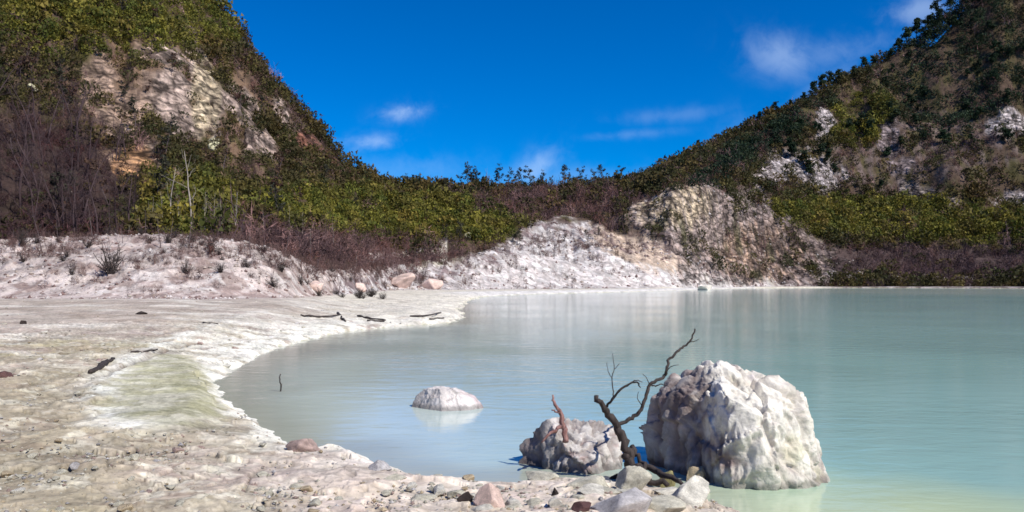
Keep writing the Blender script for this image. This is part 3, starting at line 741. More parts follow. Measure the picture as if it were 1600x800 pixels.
def grow(seed, h, lean=.12, r0=None, nlimb=9, spread=.9, start=.3, sub=4, subsub=3, tip=.02):
    """returns trunk tubes, branch tubes, twig ends"""
    g = np.random.default_rng(seed); r0 = r0 or h * .018
    tp, _ = wander((0, 0, -.3), (g.normal() * lean, g.normal() * lean, 1), h, 8, g, .3)
    trunk = [tube(tp, [r0 * 1.25, r0 * .8, r0 * .45, r0 * .15], 7, seed)]; br = []; ends = [tp[-1]]
    for i in range(nlimb):
        t = start + (1 - start) * (i + g.uniform(0, .8)) / nlimb; t = min(t, .97); k = t * 8; a = int(k); p = tp[a] + (tp[min(a + 1, 8)] - tp[a]) * (k - a)
        az = g.uniform(0, 2 * math.pi); d = (math.cos(az) * spread, math.sin(az) * spread, g.uniform(.35, 1.0)); L = h * g.uniform(.22, .42) * (1.15 - t * .6)
        lp, _ = wander(p, d, L, 5, g, .5, .35); rb = r0 * (1 - t * .7) * .42; br.append(tube(lp, [rb, rb * .6, rb * .25], 5, seed + i)); ends.append(lp[-1])
        for j in range(sub):
            k = g.integers(1, 5); az2 = g.uniform(0, 2 * math.pi); d2 = (math.cos(az2), math.sin(az2), g.uniform(.1, 1.2)); L2 = L * g.uniform(.3, .6)
            sp_, _ = wander(lp[k], d2, L2, 3, g, .6, .3); br.append(tube(sp_, [rb * .45, rb * .15], 4, seed)); ends.append(sp_[-1]); ends.append(sp_[1])
            for q_ in range(subsub):
                az3 = g.uniform(0, 2 * math.pi); s3, _ = wander(sp_[g.integers(1, 3)], (math.cos(az3), math.sin(az3), g.uniform(0, 1.3)), L2 * .5, 2, g, .5, .2)
                br.append(tube(s3, [rb * .2, rb * .07], 3, seed)); ends.append(s3[-1])
    return trunk, br, np.array(ends)


def crown_mesh(name, centers, rad, n_each, size, color, seed, flat=.6):
    g = np.random.default_rng(seed); T = []; C = []
    for c in centers:
        R_ = rad * g.uniform(.6, 1.2); tone = g.uniform(.7, 1.3)
        d = g.normal(size=(n_each, 3)); d /= np.linalg.norm(d, axis=1)[:, None]; d *= (g.uniform(.1, 1, n_each) ** .5 * R_)[:, None]; d[:, 2] *= flat
        P = np.array(c) + d; a = g.normal(size=(n_each, 3)); a /= np.linalg.norm(a, axis=1)[:, None]; b = np.cross(a, g.normal(size=(n_each, 3))); b /= np.linalg.norm(b, axis=1)[:, None]
        s_ = (size * g.uniform(.5, 1.3, n_each))[:, None]
        T.append(np.stack([P + a * s_, P - a * s_ * .5 + b * s_ * .7, P - a * s_ * .6 - b * s_ * .6], 1).reshape(-1, 3))
        C.append(np.array(color)[None] * (tone * g.uniform(.65, 1.4, n_each)).repeat(3)[:, None])
    V = np.concatenate(T); return np_mesh(name, V, np.arange(len(V)).reshape(-1, 3), np.concatenate(C), False)


ORD = 'first second third fourth fifth sixth seventh eighth ninth tenth eleventh twelfth thirteenth fourteenth fifteenth sixteenth seventeenth eighteenth nineteenth twentieth twenty-first twenty-second twenty-third twenty-fourth twenty-fifth twenty-sixth twenty-seventh twenty-eighth twenty-ninth thirtieth thirty-first thirty-second thirty-third thirty-fourth thirty-fifth thirty-sixth thirty-seventh thirty-eighth thirty-ninth fortieth'.split()


def ground_hit(px, Ys):
    xx = (px - 800) / F * Ys; z = terrain(xx, Ys); return xx, z


def skyline(px, lo=95, hi=330):
    Ys = np.linspace(lo, hi, 240); xx, z = ground_hit(px, Ys); k = int(np.argmax((z - EYE) / Ys)); return xx[k], Ys[k], z[k]


def hillside(px, py, lo=36, hi=320):
    """first point of the ground seen along the ray through a picture position"""
    Ys = np.geomspace(lo, hi, 900); xx, z = ground_hit(px, Ys); row = H0 - (z - EYE) / Ys * F
    k = np.argmax(row <= py); return xx[k], Ys[k], z[k]


# --- dense dark evergreens of the right-hand ridge
def make_dense(seed, h):
    tr, br, ends = grow(seed, h, .16, nlimb=8, spread=1.0, start=.35, sub=2, subsub=0)
    root = empty('ridge_tree', (0, 0, -50)); g = np.random.default_rng(seed)
    mesh_obj('trunk', tubes_mesh('trunk', tr), M_BARK_DARK, root); mesh_obj('branches', tubes_mesh('branches', br), M_BARK_DARK, root)
    mesh_obj('crown', crown_mesh('crown', ends[g.permutation(len(ends))[:22]], h * .17, 36, h * .055, (.026, .046, .022), seed), M_LEAF, root); return root


def make_sparse(seed, h, col=(.045, .045, .03), leafy=16, spread=.8):
    tr, br, ends = grow(seed, h, .10, h * .014, nlimb=9, spread=spread, start=.4, sub=3, subsub=2)
    root = empty('spindly_tree', (0, 0, -50)); g = np.random.default_rng(seed)
    mesh_obj('trunk', tubes_mesh('trunk', tr), M_BARK_GREY, root); mesh_obj('branches', tubes_mesh('branches', br), M_BARK_GREY, root)
    mesh_obj('crown', crown_mesh('crown', ends[g.permutation(len(ends))[:leafy]], h * .10, 16, h * .035, col, seed), M_LEAF, root); return root


def make_bare(seed, h, mat, name='dead_tree', nlimb=11, sub=4, subsub=3, lean=.15, start=.15, r0=None, spread=.75):
    tr, br, ends = grow(seed, h, lean, r0 or h * .013, nlimb=nlimb, spread=spread, start=start, sub=sub, subsub=subsub)
    root = empty(name, (0, 0, -50)); mesh_obj('trunk', tubes_mesh('trunk', tr), mat, root); mesh_obj('branches', tubes_mesh('branches', br), mat, root); return root


_used = set()
def place(proto, loc, rz, sc):
    if proto.name not in _used:
        _used.add(proto.name); proto.location = loc; proto.rotation_euler = (0, 0, rz); proto.scale = (sc, sc, sc); return proto
    return copy_tree(proto, loc, rz, sc)


dense = [make_dense(900 + i, 5.0) for i in range(5)]
rowp = [(1036, 2.2), (1062, 2.0), (1090, 2.4), (1112, 2.6), (1134, 3.0), (1150, 2.8), (1168, 3.2), (1186, 4.2), (1203, 4.8), (1216, 4.4), (1234, 3.4), (1256, 3.6), (1270, 5.4), (1284, 6.2), (1298, 6.0), (1312, 5.0), (1334, 4.4), (1352, 5.4), (1368, 4.4), (1388, 3.8), (1404, 5.0), (1418, 7.4), (1432, 8.0), (1448, 6.4), (1468, 6.6), (1484, 7.0), (1500, 6.4)]
for i, (p_, h) in enumerate(rowp):
    x, y, z = skyline(p_); o = place(dense[i % 5], (x, y, z - .4), i * 2.1, h / 5.0)
    tag(o, 'dark evergreen on the right ridge skyline, %s one up from the saddle' % ORD[i], 'tree', 'evergreens along the right ridge skyline')
# --- spindly trees of the saddle
sparse = [make_sparse(930 + i, 5.0) for i in range(5)]
rows = [(612, 2.4), (634, 3.0), (652, 3.4), (676, 2.2), (700, 3.0), (718, 4.6), (729, 6.0), (738, 6.6), (748, 5.6), (760, 3.4), (772, 4.0), (784, 6.0), (794, 5.0), (806, 3.6), (820, 5.2), (832, 5.6), (846, 4.0), (862, 3.2), (878, 5.6), (890, 3.6), (903, 5.0), (916, 3.4), (930, 4.4), (944, 5.4), (956, 4.0), (970, 5.0), (984, 3.0), (998, 3.6), (1014, 2.6)]
for i, (p_, h) in enumerate(rows):
    x, y, z = skyline(p_); o = place(sparse[i % 5], (x, y, z - .3), i * 1.7, h / 5.0 * 1.45)
    tag(o, 'spindly tree on the saddle skyline, %s from its left end' % ORD[i], 'tree', 'spindly trees along the saddle skyline')
# --- left ridge
left_r = [make_sparse(960 + i, 4.5, (.09, .05, .035), 12, .7) for i in range(4)]
rowl = [(338, 4.4), (350, 5.0), (361, 4.2), (372, 4.0), (386, 4.6), (397, 3.8), (409, 4.2), (420, 4.4), (432, 3.6), (444, 4.2), (452, 3.0), (463, 4.0), (474, 3.4), (486, 4.2), (494, 4.6), (505, 3.0), (516, 2.6), (527, 2.4), (538, 2.2), (549, 1.8), (562, 2.0), (580, 2.4), (596, 2.0)]
for i, (p_, h) in enumerate(rowl):
    x, y, z = skyline(p_, 95, 220); o = place(left_r[i % 4], (x, y, z - .3), i * 1.3, h / 4.5 * .85)
    o.name = 'ridge_tree' if i == 0 else o.name
    tag(o, 'thin reddish tree on the steep left ridge skyline, %s tree down the ridge' % ORD[i], 'tree', 'thin trees down the left ridge skyline')

# --- bleached standing trunks at the foot of the left hill
white = [make_bare(980 + i, 5.0, M_BARK_PALE, 'bleached_tree', 5, 2, 1, .06, .45, .055, .5) for i in range(3)]
for i, (p_, top, base, Yd, lab) in enumerate([(298, 236, 384, 54, 'tallest bleached dead trunk standing above the pale bank'), (268, 262, 380, 55, 'second tallest bleached dead trunk, just left of the tallest one'),
                                               (322, 340, 392, 51, 'short leaning bleached snag right of the tallest dead trunk'), (346, 312, 390, 53, 'slim bleached dead trunk forked at its top above the pale bank'),
                                               (202, 352, 386, 50, 'short bleached stump standing alone left of the tall dead trunks'), (252, 360, 388, 50, 'short bleached snag between the lone stump and the tall dead trunks'),
                                               (368, 300, 392, 56, 'faint slim bleached trunk, rightmost of the standing dead trunks')]):
    x = (p_ - 800) / F * Yd; z = tz(x, Yd); h = EYE + (H0 - top) / F * Yd - z
    o = place(white[(i * 2) % 3], (x, Yd, z), i * 2.4, h / 4.7); tag(o, lab, 'dead tree', 'bleached dead trunks above the pale bank')
g = np.random.default_rng(67)
for i in range(20):
    p_ = g.uniform(215, 590); Yd = g.uniform(52, 66) * (1 + max(0, p_ - 430) / 300); x = (p_ - 800) / F * Yd; z = tz(x, Yd)
    o = place(white[i % 3], (x, Yd, z), i * 1.4, g.uniform(.35, .75)); o.scale = (o.scale[0] * .6, o.scale[0] * .6, o.scale[2])
    tag(o, 'thin greyish dead pole rising out of the brush behind the pale bank', 'dead tree', 'thin dead poles behind the bank')
# --- dead thicket at the left foot
thick = [make_bare(1000 + i, 6.0, M_BARK_PURPLE, 'thicket_tree', 10, 4, 3, .12, .12) for i in range(6)]
g = np.random.default_rng(31)
for i in range(84):
    p_ = g.uniform(-90, 215) if i < 66 else g.uniform(360, 560); Yd = g.uniform(49, 84) if i < 66 else g.uniform(66, 92)
    x = (p_ - 800) / F * Yd; z = tz(x, Yd); h = (g.uniform(4.5, 7.5) * (1 - .35 * max(0, (p_ - 120) / 100))) if i < 66 else g.uniform(1.6, 2.8)
    o = place(thick[i % 6], (x, Yd, z - .2), g.uniform(0, 6), h / 6)
    if i < 66: tag(o, 'leafless purplish brown tree in the dense thicket at the left foot of the hill', 'dead tree', 'leafless trees of the left thicket')
    else: tag(o, 'low leafless tree behind the right end of the pink bank', 'dead tree', 'low leafless trees behind the bank')

g = np.random.default_rng(47)
for i in range(70):
    p_ = g.uniform(1380, 1640) if i < 46 else g.uniform(1130, 1400); q_ = g.uniform(-40, 240) if i < 46 else g.uniform(190, 300)
    x, y, z = hillside(p_, q_, 190, 300)
    if H0 - (z - EYE) / y * F > q_ + 6 or y < 195: continue
    o = place(dense[i % 5], (x, y, z - .3), i * 2.3, g.uniform(.6, 1.25)); tag(o, 'dark evergreen standing on the shaded right hillside below the ridge', 'tree', 'evergreens on the right hillside')
for i in range(60):
    p_ = g.uniform(-40, 520); q_ = g.uniform(0, 360); x, y, z = hillside(p_, q_, 62, 200)
    if H0 - (z - EYE) / y * F > q_ + 6 or y > 175: continue
    o = place(left_r[i % 4] if i % 3 else sparse[i % 5], (x, y, z - .3), i * 2.3, g.uniform(.45, .95)); tag(o, 'thin small tree standing among the scrub of the left hillside', 'tree', 'small trees on the left hillside')
for i in range(46):
    p_ = g.uniform(540, 1000); q_ = g.uniform(305, 400); x, y, z = hillside(p_, q_, 90, 260)
    o = place(thick[i % 6] if i % 2 else sparse[i % 5], (x, y, z - .3), i * 2.3, g.uniform(.35, .75)); tag(o, 'small thin tree standing in the scrub of the low saddle', 'tree', 'small trees in the saddle scrub')
up = [make_bare(1040 + i, 3.0, M_BARK_GREY, 'dead_sapling', 4, 2, 1, .1, .3, .035, .5) for i in range(3)]
for i in range(22):
    p_ = 20 + 25 * i + g.uniform(-8, 8); Yd = g.uniform(41, 49) * (1 + max(0, p_ - 430) / 420); x = (p_ - 800) / F * Yd; z = tz(x, Yd)
    o = place(up[i % 3], (x, Yd, z - .1), i * 1.9, g.uniform(.35, .85)); tag(o, 'thin upright dead sapling on the crest of the pale bank, %s from the left edge' % ORD[i], 'sapling', 'upright dead saplings on the bank crest')

# --- small dead shrubs on the pale bank
def shrub_mesh(seed, h=1.0):
    g = np.random.default_rng(seed); T = []
    for i in range(26):
        az = g.uniform(0, 2 * math.pi); d = (math.cos(az) * .8, math.sin(az) * .8, g.uniform(.7, 3.0)); a_, _ = wander((g.normal() * .05, g.normal() * .05, -.05), d, h * g.uniform(.5, 1.0), 4, g, .6)
        T.append(tube(a_, [.018, .008], 4, seed))
        for j in range(3):
            az = g.uniform(0, 2 * math.pi); b_, _ = wander(a_[g.integers(1, 4)], (math.cos(az), math.sin(az), g.uniform(.2, 1.2)), h * .35, 2, g, .5); T.append(tube(b_, [.009, .004], 3, seed))
    return tubes_mesh('dry_shrub', T)
SH = [shrub_mesh(1100 + i) for i in range(4)]
special = [(172, 428, 2.3, 'largest dead shrub, dark and upright on the front of the pale bank'), (290, 428, 1.1, 'dark dead shrub low on the pale bank below the tallest bleached trunk'),
           (34, 385, 1.6, 'dark dead shrub at the left end of the bank crest'), (112, 430, .8, 'small dark shrub on the bank left of the largest shrub'), (330, 395, 1.5, 'dark dead shrub on the bank crest right of the bleached trunks'),
           (440, 425, 1.2, 'broad dark shrub where the bank slopes down to the right'), (470, 445, 1.0, 'dark shrub beside the pale boulder at the bank end')]
k = 0
for (p_, py_, h, lab) in special:
    x, y, z = hillside(p_, py_, 30, 60); o = mesh_obj('dry_shrub', SH[k % 4], M_BARK_DARK, None, (x, y, z)); o.scale = (h * .5, h * .5, h * .85); o.rotation_euler = (0, 0, k); tag(o, lab, 'shrub', 'dead shrubs on the pale bank'); k += 1
for i in range(60):
    p_ = g.uniform(20, 600); Yd = g.uniform(38, 54) * (1 + max(0, p_ - 430) / 400); x = (p_ - 800) / F * Yd; z = tz(x, Yd); h = g.uniform(.3, .75)
    o = mesh_obj('dry_shrub', SH[k % 4], M_BARK_GREY, None, (x, Yd, z)); o.scale = (h, h, h); o.rotation_euler = (0, 0, k); k += 1
    tag(o, 'small leafless shrub scattered over the pinkish white bank', 'shrub', 'small leafless shrubs on the bank')


# ------------------------------------------------------------------ rocks
import bmesh
def ico(sub):
    bm = bmesh.new(); bmesh.ops.create_icosphere(bm, subdivisions=sub, radius=1)
    V = np.array([v.co[:] for v in bm.verts]); Fc = np.array([[v.index for v in f.verts] for f in bm.faces]); bm.free(); return V, Fc
ICO = {s: ico(s) for s in (3, 4, 6, 7)}


def facets(P, planes, soft=.02):
    for n, d in planes:
        n = np.array(n, float); n /= np.linalg.norm(n); t = P @ n - d; P = P - n * (np.where(t > 0, t, 0) * .97)[:, None]
    return P


def sil_radius(phi, poly):
    out = np.zeros_like(phi); n = len(poly); cx, cy = np.cos(phi), np.sin(phi)
    for i in range(n):
        ax, ay = poly[i]; bx, by = poly[(i + 1) % n]; ex, ey = bx - ax, by - ay; den = cx * ey - cy * ex
        den = np.where(abs(den) < 1e-9, 1e-9, den); t = (ax * ey - ay * ex) / den; u_ = (ax * cy - ay * cx) / den
        out = np.where((t > 0) & (u_ >= -1e-6) & (u_ <= 1 + 1e-6), np.maximum(out, t), out)
    return out


def shaped_rock(name, sil, Yc, depth, planes, sub, seed, amp, palette, mat, cc=None):
    """sil: silhouette in picture units, read at depth Yc and given real depth; palette(P, N, noise...) -> colours"""
    s_ = Yc / F; sil = np.array(sil, float); cx, cy = cc if cc else sil.mean(0); c0 = np.array([(cx - 800) * s_, Yc, EYE - (cy - H0) * s_])
    poly = [((a - cx) * s_, -(b - cy) * s_) for a, b in sil]
    D, Fc = ICO[sub]; phi = np.arctan2(D[:, 2], D[:, 0]); rho = np.hypot(D[:, 0], D[:, 2]); Rr = sil_radius(phi, poly)
    q_ = rho ** .82
    P = np.stack([Rr * q_ * np.cos(phi), depth * np.sign(D[:, 1]) * np.abs(D[:, 1]) ** .85, Rr * q_ * np.sin(phi)], 1)
    P = facets(P, planes)
    f = 1.0 / max(depth, .05)
    N = P / (np.linalg.norm(P, axis=1)[:, None] + 1e-9)
    r1 = fbm3(P, f * 1.3, 5, seed, .55, True); n1 = fbm3(P, f * .9, 4, seed + 9); n2 = fbm3(P, f * 5, 4, seed + 19, .6); crk = fbm3(P * np.array([1.2, 1.2, .5]), f * 2.2, 4, seed + 29, .55, True)
    disp = amp * (.05 * r1 + .30 * n1 + .07 * n2 + .05 * fbm3(P, f * 9, 3, seed + 39, .6, True)) - amp * 1.3 * sstep(crk, .45, .85)
    P2 = P + N * disp[:, None]
    ca_, ga_ = cells(P, f * 1.15, seed); cb_, gb_ = cells(P + 3.3, f * 2.6, seed + 1); cc_, gc_ = cells(P + 1.3, f * 9.0, seed + 2); P2 = P2 + N * (amp * (1.7 * ca_ + .60 * cb_ + .13 * cc_))[:, None]
    col = palette(P2, N, n1, n2, r1, crk); col = mixc(col, (.22, .18, .16), (1 - sstep(ga_, .0, .07)) * sstep(n2, -.3, .2) * .55)
    wet = 1 - sstep(c0[2] + P2[:, 2] + n2 * .03, .035, .075); col = col * (1 - .45 * wet)[:, None]
    me = np_mesh(name, P2, Fc, col, True)
    return mesh_obj(name, me, mat, None, tuple(c0))


def pal_boulder(P, N, n1, n2, r1, crk):
    c = np.tile(np.array([.69, .65, .57]), (len(P), 1)); c = mixc(c, (.80, .77, .69), sstep(n1 + n2 * .5, -.1, .35)); c = mixc(c, (.62, .58, .38), sstep(fbm3(P, 2.2, 3, 61), .10, .4) * .5)
    c = mixc(c, (.50, .43, .43), sstep(n2 - n1 * .5, .05, .5) * .55)
    left = sstep(-P[:, 0] + fbm3(P, 2.5, 4, 71) * .45, .22, .36)  # mask for the left face, whose shade is painted into the colour
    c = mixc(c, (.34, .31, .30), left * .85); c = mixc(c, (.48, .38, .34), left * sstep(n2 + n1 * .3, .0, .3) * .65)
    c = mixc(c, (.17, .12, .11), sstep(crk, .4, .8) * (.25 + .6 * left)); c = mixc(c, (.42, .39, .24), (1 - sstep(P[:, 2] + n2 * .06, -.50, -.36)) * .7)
    return c


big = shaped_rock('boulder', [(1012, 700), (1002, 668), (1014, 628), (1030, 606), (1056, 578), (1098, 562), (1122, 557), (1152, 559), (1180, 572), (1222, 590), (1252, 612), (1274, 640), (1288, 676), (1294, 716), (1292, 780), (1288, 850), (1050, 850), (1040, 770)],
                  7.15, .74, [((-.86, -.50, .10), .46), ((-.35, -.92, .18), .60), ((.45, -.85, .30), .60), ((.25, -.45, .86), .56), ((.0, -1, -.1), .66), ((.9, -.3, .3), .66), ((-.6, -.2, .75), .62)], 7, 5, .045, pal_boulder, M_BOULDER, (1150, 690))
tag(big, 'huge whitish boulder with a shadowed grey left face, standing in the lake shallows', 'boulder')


def pal_mid(P, N, n1, n2, r1, crk):
    c = np.tile(np.array([.52, .49, .46]), (len(P), 1)); c = mixc(c, (.66, .63, .60), sstep(n1, -.1, .3)); c = mixc(c, (.42, .27, .25), sstep(n2 + n1 * .4, .15, .4) * .6)
    left = sstep(-P[:, 0] + n1 * .1, .16, .30); c = mixc(c, (.20, .17, .16), left * .8); c = mixc(c, (.16, .12, .12), sstep(crk, .45, .8) * .6); c = mixc(c, (.47, .45, .30), (1 - sstep(P[:, 2] + n2 * .05, -.22, -.12)) * .8)  # left side darkened in the colour to deepen its shade
    return c
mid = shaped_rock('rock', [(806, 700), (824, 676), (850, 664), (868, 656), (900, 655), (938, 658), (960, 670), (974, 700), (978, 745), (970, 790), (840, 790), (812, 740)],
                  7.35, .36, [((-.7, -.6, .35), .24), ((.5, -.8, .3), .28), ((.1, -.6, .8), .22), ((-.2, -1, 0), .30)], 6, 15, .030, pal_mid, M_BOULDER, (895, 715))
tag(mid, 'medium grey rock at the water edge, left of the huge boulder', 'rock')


def pal_white(P, N, n1, n2, r1, crk):
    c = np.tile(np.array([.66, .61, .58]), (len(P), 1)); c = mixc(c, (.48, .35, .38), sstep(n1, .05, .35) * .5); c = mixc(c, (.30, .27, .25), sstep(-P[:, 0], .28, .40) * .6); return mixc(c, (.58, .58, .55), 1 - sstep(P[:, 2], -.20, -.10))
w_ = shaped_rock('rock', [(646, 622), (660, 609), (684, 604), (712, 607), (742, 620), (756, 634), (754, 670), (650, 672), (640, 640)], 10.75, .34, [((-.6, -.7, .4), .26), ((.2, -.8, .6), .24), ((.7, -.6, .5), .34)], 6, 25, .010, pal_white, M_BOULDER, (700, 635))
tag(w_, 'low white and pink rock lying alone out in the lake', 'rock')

PAL = dict(pale=(.56, .53, .43), white=(.64, .61, .53), pink=(.66, .50, .43), dark=(.045, .034, .030), red=(.14, .075, .07), tan=(.52, .42, .28), lav=(.50, .475, .465), olive=(.30, .27, .13), rosy=(.42, .31, .27))
def stone_mesh(seed, color, sub=4, sub_spread=.25):
    g = np.random.default_rng(seed); D, Fc = ICO[sub]; planes = []
    for i in range(15):
        n = g.normal(size=3); planes.append((n, g.uniform(.42, .80)))
    P = facets(D.copy(), planes); n1 = fbm3(P, 1.2, 4, seed % 50); n2 = fbm3(P, 4, 3, seed % 50 + 3)
    P = P * (1 + .14 * n1 + .07 * n2)[:, None]
    c = np.tile(np.array(color), (len(P), 1)) * (1 + .5 * n1 + .6 * n2)[:, None]
    return np_mesh('stone', P, Fc, c, True)


def stone(px, py, w, h, pal, label, cat='stone', name='stone', Y=None, seed=0, sink=.33, depth=None, sub=4, group=None):
    """stone seen centred on (px, py) with picture size w x h, resting on the ground there"""
    if Y is None:
        Ys = np.geomspace(4.2, 120, 1500); xx, z = ground_hit(px, Ys); z = np.maximum(z, 0); row = H0 - (z - EYE) / Ys * F; k_ = int(np.argmax(row <= py + h * .42)); Y = Ys[k_]
    s_ = Y / F; a, b = w * s_ / 2, h * s_ / 2; d = depth or a * .85; Yc = Y + d * .6
    x = (px - 800) / F * Yc; zc = max(tz(x, Yc), -.02)
    me = stone_mesh(seed * 13 + 7, PAL[pal], sub); o = mesh_obj(name, me, M_STONE, None, (x, Yc, zc + b * (1 - sink * 2) ))
    o.scale = (a * 1.25, d * 1.25, b * 1.35); o.rotation_euler = (0, 0, (seed % 5) * .12 - .2); tag(o, label, cat, group); return o

stone(985, 748, 60, 48, 'pale', 'pale cream stone in front of the gap between the medium rock and the boulder', seed=1)
stone(1078, 766, 70, 50, 'white', 'white wedge stone leaning at the front foot of the huge boulder', seed=2)
stone(768, 776, 48, 46, 'pink', 'pale pinkish block on the near beach edge', seed=3)
stone(727, 778, 24, 26, 'dark', 'dark charred lump left of the pinkish block on the near beach', seed=4)
stone(867, 768, 14, 20, 'dark', 'small black stone on the cream beach below the medium rock', seed=5)
stone(908, 791, 40, 20, 'red', 'dark reddish brown stone at the bottom edge below the medium rock', seed=6)
stone(1090, 716, 34, 40, 'tan', 'tan knob of rock resting against the left foot of the huge boulder', seed=7, Y=6.75)
stone(1043, 752, 34, 34, 'olive', 'dark olive stone in the shade left of the white wedge stone', seed=8, Y=6.6)
stone(975, 786, 110, 44, 'lav', 'broad lavender grey slab at the bottom edge of the beach', seed=9, depth=.22)
stone(1030, 790, 80, 26, 'pale', 'low pale slab at the bottom edge, right of the lavender slab', seed=10)
stone(845, 742, 50, 26, 'pale', 'low cream stone touching the front of the medium rock', seed=11)
stone(920, 752, 60, 26, 'pale', 'flat cream stone in front of the medium rock, right of its centre', seed=12)
stone(472, 695, 56, 28, 'rosy', 'rosy brown hump of rock half in the water at the near beach', seed=13)
stone(592, 728, 46, 20, 'lav', 'grey white crusted stone on the near water edge', seed=14)
stone(618, 744, 34, 14, 'pale', 'small pale stone beside the grey white crusted stone', seed=15)
stone(222, 489, 24, 6, 'dark', 'flat dark stone on the pinkish flat below the bank', seed=16)
stone(38, 503, 11, 9, 'dark', 'small dark stone far left on the flat below the bank', seed=17)
stone(4, 585, 26, 12, 'red', 'dark stone at the left picture edge on the beach', seed=18)
stone(960, 742, 18, 16, 'dark', 'small dark stone beside the cream stone left of the boulder', seed=19)
stone(494, 444, 34, 28, 'pink', 'pale pink boulder at the right end of the pink bank', 'boulder', 'boulder', seed=20)
stone(628, 438, 46, 30, 'pink', 'large pale pink boulder at the back of the far beach', 'boulder', 'boulder', seed=21)
stone(672, 442, 36, 24, 'pink', 'pale boulder just right of the large pink boulder on the far beach', 'boulder', 'boulder', seed=22)
stone(560, 446, 30, 16, 'pink', 'low pale boulder left of the large pink boulder on the far beach', 'boulder', 'boulder', seed=23)
stone(1100, 445, 30, 14, 'white', 'white boulder at the far waterline below the tan cliff', 'boulder', 'boulder', Y=141, seed=24)
for (px_, py_, w__, lab, sd_) in [(56, 147, 20, 'round pale yellow boulder high on the left hillside', 31), (730, 374, 17, 'pale boulder in the green scrub below the saddle', 32), (338, 237, 20, 'pale yellow boulder below the tan streak on the left hillside', 33)]:
    x, y, z = hillside(px_, py_, 60, 300); s_ = y / F; o = mesh_obj('boulder', stone_mesh(sd_, (.50, .47, .30), 4), M_STONE, None, (x, y - .5, z + .35)); o.scale = (w__ * s_ * .55,) * 3; tag(o, lab, 'boulder')

g = np.random.default_rng(57)
for i in range(16):
    p_ = 660 + 29 * i + g.uniform(-8, 8); q_ = 768 + g.uniform(-8, 26)
    stone(p_, q_, g.uniform(22, 46), g.uniform(10, 20), ('pale', 'white', 'pale', 'white')[i % 4], 'low cream crust lump half sunk in the beach along the near water edge', 'crust lump', 'crust_lump', seed=60 + i, sink=.38, group='cream crust lumps along the near water edge')
# scattered little stones of the beach
g = np.random.default_rng(91)
small_m = [stone_mesh(500 + i, PAL[c_], 3) for i, c_ in enumerate(['pale', 'rosy', 'pale', 'white', 'tan', 'pale', 'pale', 'lav'])]
cnt = 0
while cnt < 130:
    p_, row_ = g.uniform(0, 1000), 480 + 320 * g.uniform(0, 1) ** .8
    Yd = 1.35 * F / (row_ - H0); x = (p_ - 800) / F * Yd
    z_, q_ = terrain(np.array([x]), np.array([Yd]), True)
    if q_['s'][0] < .08 or q_['sp'][0] < .3 or z_[0] < 0: continue
    s_ = g.uniform(.012, .045) * (1 + Yd * .04); o = mesh_obj('small_stone', small_m[cnt % 8], M_STONE, None, (x, Yd, z_[0] + s_ * .25)); o.scale = (s_ * 1.3, s_, s_ * .7); o.rotation_euler = (0, 0, g.uniform(0, 6)); cnt += 1
    tag(o, 'small stone scattered on the crusted beach around the lake', 'stone', 'small stones on the crusted beach')
# grit nobody could count
NG = 9000; p_ = g.uniform(-60, 1150, NG); row_ = 476 + 350 * g.uniform(0, 1, NG) ** .7; Yd = 1.4 * F / (row_ - H0); x = (p_ - 800) / F * Yd
z_, q_ = terrain(x, Yd, True); cl_ = fbm2(x, Yd, .8, 3, 601); ok = (q_['s'] > .02) & (z_ > .0) & (q_['sp'] > .2) & (g.uniform(-.3, .35, NG) < cl_)
x, Yd, z_ = x[ok], Yd[ok], z_[ok]; n_ = len(x)
D = np.array([[1, 0, 0], [-1, 0, 0], [0, 1, 0], [0, -1, 0], [0, 0, 1], [0, 0, -1]], float); Fo = np.array([[0, 2, 4], [2, 1, 4], [1, 3, 4], [3, 0, 4], [2, 0, 5], [1, 2, 5], [3, 1, 5], [0, 3, 5]])
sc_ = (g.uniform(.25, 1, n_) ** 2 * .016 + .004) * (1 + Yd * .05); V = D[None] * sc_[:, None, None] * g.uniform(.5, 1.3, (n_, 6, 1)) * np.array([1, 1, .6]) + np.stack([x, Yd, z_ + sc_ * .2], 1)[:, None]
pc = np.array([PAL[k_] for k_ in ('pale', 'white', 'pale', 'lav', 'rosy', 'tan')])[g.integers(0, 6, n_)] * g.uniform(.45, .85, (n_, 1))
me = np_mesh('gravel', V.reshape(-1, 3), (Fo[None] + (np.arange(n_) * 6)[:, None, None]).reshape(-1, 3), pc.repeat(6, 0), False)
tag(mesh_obj('gravel', me, M_STONE), 'loose grit and gravel strewn over the crusted beach', 'gravel', kind='stuff')

NG = 16000; g = np.random.default_rng(93); tt = np.arctan(g.uniform(-900, 560, NG) / F); k_ = g.uniform(0, 1, NG)
rr0 = np.interp(tt, TH, RK[:, 0]); rr2 = np.interp(tt, TH, RK[:, 2]); rad = rr0 * .96 + (rr2 * 1.02 - rr0 * .96) * k_; x, y = rad * np.sin(tt), rad * np.cos(tt)
z_, q_ = terrain(x, y, True); cl_ = fbm2(x, y, .35, 4, 611); ok = (q_['s'] > .3) & (g.uniform(-.35, .35, NG) < cl_) & ((q_['px'] < 620) & (rad < q_['rr'][1] * 1.05) | (q_['bank'] > .3) | (q_['oc'] > .4))
x, y, z_, rad = x[ok], y[ok], z_[ok], rad[ok]; n_ = len(x); sc_ = (g.uniform(.1, 1, n_) ** 2.5 * .30 + .05) * np.clip(rad / 100, .4, 1.4)
V = D[None] * sc_[:, None, None] * g.uniform(.4, 1.3, (n_, 6, 1)) * np.array([1, 1, .8]) + np.stack([x, y, z_ + sc_ * .1], 1)[:, None]
pc = np.array([(.52, .46, .44), (.60, .55, .53), (.20, .13, .12), (.30, .22, .20), (.42, .35, .30)])[g.integers(0, 5, n_)] * g.uniform(.7, 1.1, (n_, 1))
